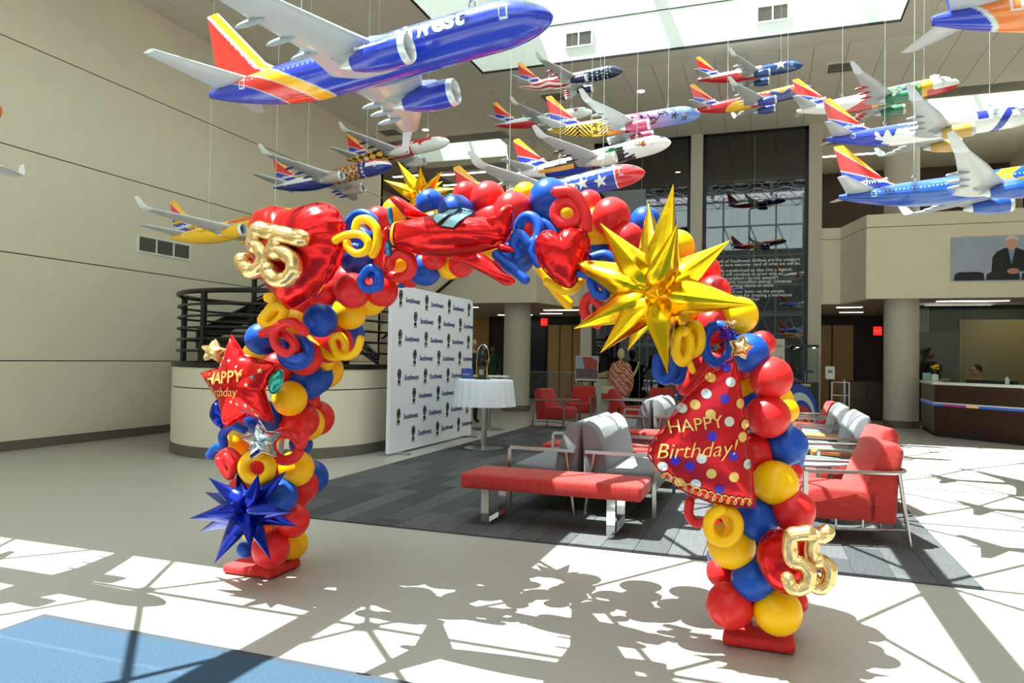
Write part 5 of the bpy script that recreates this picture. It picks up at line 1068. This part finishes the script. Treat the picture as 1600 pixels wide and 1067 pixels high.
q = Vector((3.34, 17.8, 1.08)); t = thing('card_holder', 'pale blue card standing at the end of the reception desk', 'card', q); MB().box(-.08, .08, -.004, .004, 0, .17).build('card', mat('pale_blue_card', '9fc4cf', .5), t); MB().box(-.08, .08, -.03, .03, 0, .01).build('foot', m_steel, t)
q = Vector((3.42, 16.5, 1.08)); t = thing('bowl', 'patterned bowl on the reception desk', 'bowl', q); MB().lathe([(.04, 0), (.11, .06), (.105, .065), (.035, .012)], 20).build('body', mat('bowl_print', 'c9b8a8', .6, var=.5, vscale=40), t, smooth=True)
q = Vector((4.2, 15.45, 1.08)); t = thing('sanitizer_bottle', 'clear pump bottle on the reception desk', 'bottle', q); MB().lathe([(.035, 0), (.035, .11), (.015, .13), (.015, .15)], 16).build('bottle', mat('clear_plastic', 'b9cfc4', .1), t, smooth=True); MB().bar((0, 0, .15), (0, 0, .19), .006).build('pump', m_black, t)
# ------------------------------------------------------------------ people
def person(lab, loc, rz, H=1.72, shirt='20222a', pants='1c1d22', hair='1a1412', skin='c99a7a', seated=False, glasses=False):
    k = H/1.72; t = thing('person', lab, 'person', loc, rz)
    V = []; E = []; R = []
    def v(p, r, par=None):
        V.append(Vector(p)*k); R.append(r*k); i = len(V)-1
        if par is not None: E.append((par, i))
        return i
    hz = .93 if not seated else .52
    pel = v((0, 0, hz), (.15)); wa = v((0, .0, hz+.15), .125, pel); ch = v((0, -.01, hz+.36), .15, wa); sh = v((0, 0, hz+.49), .1, ch); nk = v((0, -.01, hz+.56), .055, sh); hd0 = v((0, -.02, hz+.62), .055, nk)
    for s in (-1, 1):
        a = v((s*.17, 0, hz+.47), .06, sh); b = v((s*.22, .02, hz+.22), .045, a); c = v((s*.2, -.13, hz+.02), .035, b) if not seated else v((s*.16, -.24, hz+.2), .035, b)
        d = v(tuple(Vector(V[c])/k+Vector((0, -.07, -.03))), .032, c)
        if seated: e = v((s*.1, -.1, hz-.02), .09, pel); f = v((s*.11, -.45, hz-.0), .06, e); g = v((s*.11, -.43, .1), .04, f); h_ = v((s*.11, -.56, .04), .035, g)
        else: e = v((s*.09, 0, hz-.1), .095, pel); f = v((s*.1, -.01, .48), .062, e); g = v((s*.1, .02, .09), .042, f); h_ = v((s*.11, -.12, .04), .038, g)
    me = bpy.data.meshes.new('body'); me.from_pydata([tuple(p) for p in V], E, []); o = bpy.data.objects.new('body', me); COL.objects.link(o)
    md = o.modifiers.new('s', 'SKIN'); md.use_smooth_shade = True
    for i, r in enumerate(R): me.skin_vertices[0].data[i].radius = (r, r*.8 if i in (0, 1, 2) else r)
    me.skin_vertices[0].data[0].use_root = True
    sb_ = o.modifiers.new('u', 'SUBSURF'); sb_.levels = 2; sb_.render_levels = 2
    bm2 = bpy.data.meshes.new_from_object(o.evaluated_get(bpy.context.evaluated_depsgraph_get())); bpy.data.objects.remove(o)
    bm2.materials.clear()
    for m_ in (mat('cloth_'+shirt, shirt, .85), mat('cloth_'+pants, pants, .85), mat('skin_'+skin, skin, .5), m_black): bm2.materials.append(m_)
    for p in bm2.polygons:
        c = p.center/k; i = 0
        if c.z < hz-.02 and not (seated and c.z > hz-.02): i = 1
        if c.z < .085: i = 3
        if c.z > hz+.535: i = 2
        p.material_index = i
    put('body', bm2, t)
    hz2 = (hz+.72)*k
    MB().ball((0, -.03*k, hz2), (.075*k, .095*k, .115*k), 20, 14).build('head', mat('skin_'+skin), t, smooth=True)
    hm = MB().ball((0, -.005*k, hz2+.03*k), (.083*k, .098*k, .105*k), 18, 12); hm.build('hair', mat('hair_'+hair, hair, .6), t, smooth=True)
    MB().ball((0, -.128*k, hz2-.015*k), (.013*k, .018*k, .022*k), 8, 6).build('nose', mat('skin_'+skin), t, smooth=True)
    for s in (-1, 1):
        MB().ball((s*.03*k, -.112*k, hz2+.01*k), .011*k, 8, 6).build('eye', m_black, t, smooth=True); MB().ball((s*.077*k, -.02*k, hz2), (.012*k, .02*k, .03*k), 8, 6).build('ear', mat('skin_'+skin), t, smooth=True)
        q = [p for p in V]; wrist = V[9 if s < 0 else 9+8] if False else None
    MB().box(-.025*k, .025*k, -.119*k, -.112*k, hz2-.058*k, hz2-.05*k).build('mouth', mat('lip', '8a4a42', .5), t)
    if glasses:
        g = MB()
        for s in (-1, 1): g.tube([(s*.032*k+.024*k*math.cos(a), -.125*k, hz2+.01*k+.018*k*math.sin(a)) for a in np.linspace(0, 2*PI, 14, endpoint=False)], .003, 5, closed=True); g.bar((s*.055*k, -.122*k, hz2+.012*k), (s*.078*k, -.02*k, hz2+.015*k), .003)
        g.build('glasses', m_black, t)
    # hands with five fingers each
    idx = [i for i in range(len(V))]
    for s, di in ((-1, 9), (1, 17)):
        w_ = V[di]; d_ = (V[di]-V[di-1]).normalized(); side = Vector((0, 0, 1)).cross(d_); side = side.normalized() if side.length > .1 else Vector((1, 0, 0)); up = d_.cross(side)
        hb_ = MB(); hb_.tube([w_-d_*.01, w_+d_*.05*k, w_+d_*.085*k], [.026*k, .036*k, .03*k], 10, flat=.6)
        for f_, (o_, l_) in enumerate(((-.027, .06), (-.009, .075), (.009, .07), (.027, .055))): b_ = w_+d_*.08*k+side*o_*k; hb_.cap_tube([b_, b_+d_*l_*.5*k-up*.006*k, b_+d_*l_*.9*k-up*.022*k], .0085*k, 6)
        hb_.cap_tube([w_+d_*.03*k+side*.03*s*k, w_+d_*.06*k+side*.055*s*k, w_+d_*.085*k+side*.058*s*k], .0095*k, 6)
        hb_.build('hand', mat('skin_'+skin), t, smooth=True)
    return t
q = atY(1527, 600, 17.5); person('seated receptionist with dark hair and glasses behind the desk', (q.x, 17.5, .06), -1.2, 1.74, '2d2f38', '22242a', '1c1410', 'b98a70', True, True)
ch = thing('office_chair', 'black office chair under the seated receptionist', 'chair', (q.x, 17.5, 0), -1.2)
MB().box(-.24, .24, -.22, .24, .40, .46).build('seat', m_black, ch, bevel=.02); MB().box(-.22, .22, .2, .26, .5, .95).build('backrest', m_black, ch, bevel=.02); MB().lathe([(.03, .05), (.03, .4)], 12).build('column', m_steel, ch); MB().bar((0, .22, .43), (0, .25, .6), .02).build('back_support', m_black, ch)
for a in range(5): MB().bar((0, 0, .06), (.28*math.cos(a*1.257), .28*math.sin(a*1.257), .03), .02).build('foot', m_black, ch)
q = atY(1443, 600, 19.0); person('standing person in dark clothes behind the reception desk by column', (q.x+.12, 19.0, 0), .6, 1.76, '14151a', '101114', '15110f', '7a5a48')  # solid figure built in place of a black silhouette
q = atY(744, 600, 14.2); person('standing person in black jacket half hidden behind the white backdrop', (q.x-.1, 14.2, 0), .9, 1.78, '111216', '15161a', '1a1512', 'b08a70')
q = atY(769, 600, 21.0); person('standing person in dark green beside the left round column', (q.x, 21.0, 0), .3, 1.75, '1f4a30', '15201a', '17120f', '6a4c3c')
# ------------------------------------------------------------------ portrait print on the right balcony
pc = atY(1484, 440, 17.48); X0, X1, Z0, Z1 = 3.72, 5.55, 3.2, 4.14
t = thing('portrait_print', 'wide portrait of a white-haired man leaning on black chairs, right balcony', 'picture', (X0, 17.47, Z0)); W_, H_ = X1-X0, Z1-Z0
MB().box(0, W_, -.02, 0, 0, H_).build('board', mat('print_pale_blue', 'aab7d0', .4, var=.12, vscale=2), t)
def pr_(nm, poly, c_, k): MB().prism([(x, z) for x, z in poly], -.021-.0012*k, -.0205, 1).build(nm, mat('portrait_'+c_, c_, .45), t)
ell = lambda cx, cz, a, b, n=20: [(cx+a*math.cos(2*PI*i/n), cz+b*math.sin(2*PI*i/n)) for i in range(n)]
pr_('suit_print', [(.74, .18), (.76, .5), (.84, .62), (.98, .69), (1.18, .69), (1.33, .62), (1.42, .45), (1.55, .2)], '16171b', 2); pr_('shirt_print', [(1.03, .7), (1.1, .35), (1.17, .7)], '7fa3c4', 3); pr_('head_print', ell(1.1, .78, .105, .135), 'd8a893', 4); pr_('hair_print', [(.99, .8), (1.0, .9), (1.06, .935), (1.15, .935), (1.21, .88), (1.215, .8), (1.19, .86), (1.1, .885), (1.01, .86)], 'e6e4e2', 5); pr_('hands_print', ell(1.13, .2, .11, .06), 'c9907c', 6)
for k_, (a, b) in enumerate(((.05, .62), (.64, 1.25), (1.27, 1.8))): pr_('chair_print', [(a, .02), (b, .02), (b-.02, .17), (b-.1, .2), (a+.1, .2), (a+.02, .15)], '1e1f26', 5+.3*k_)
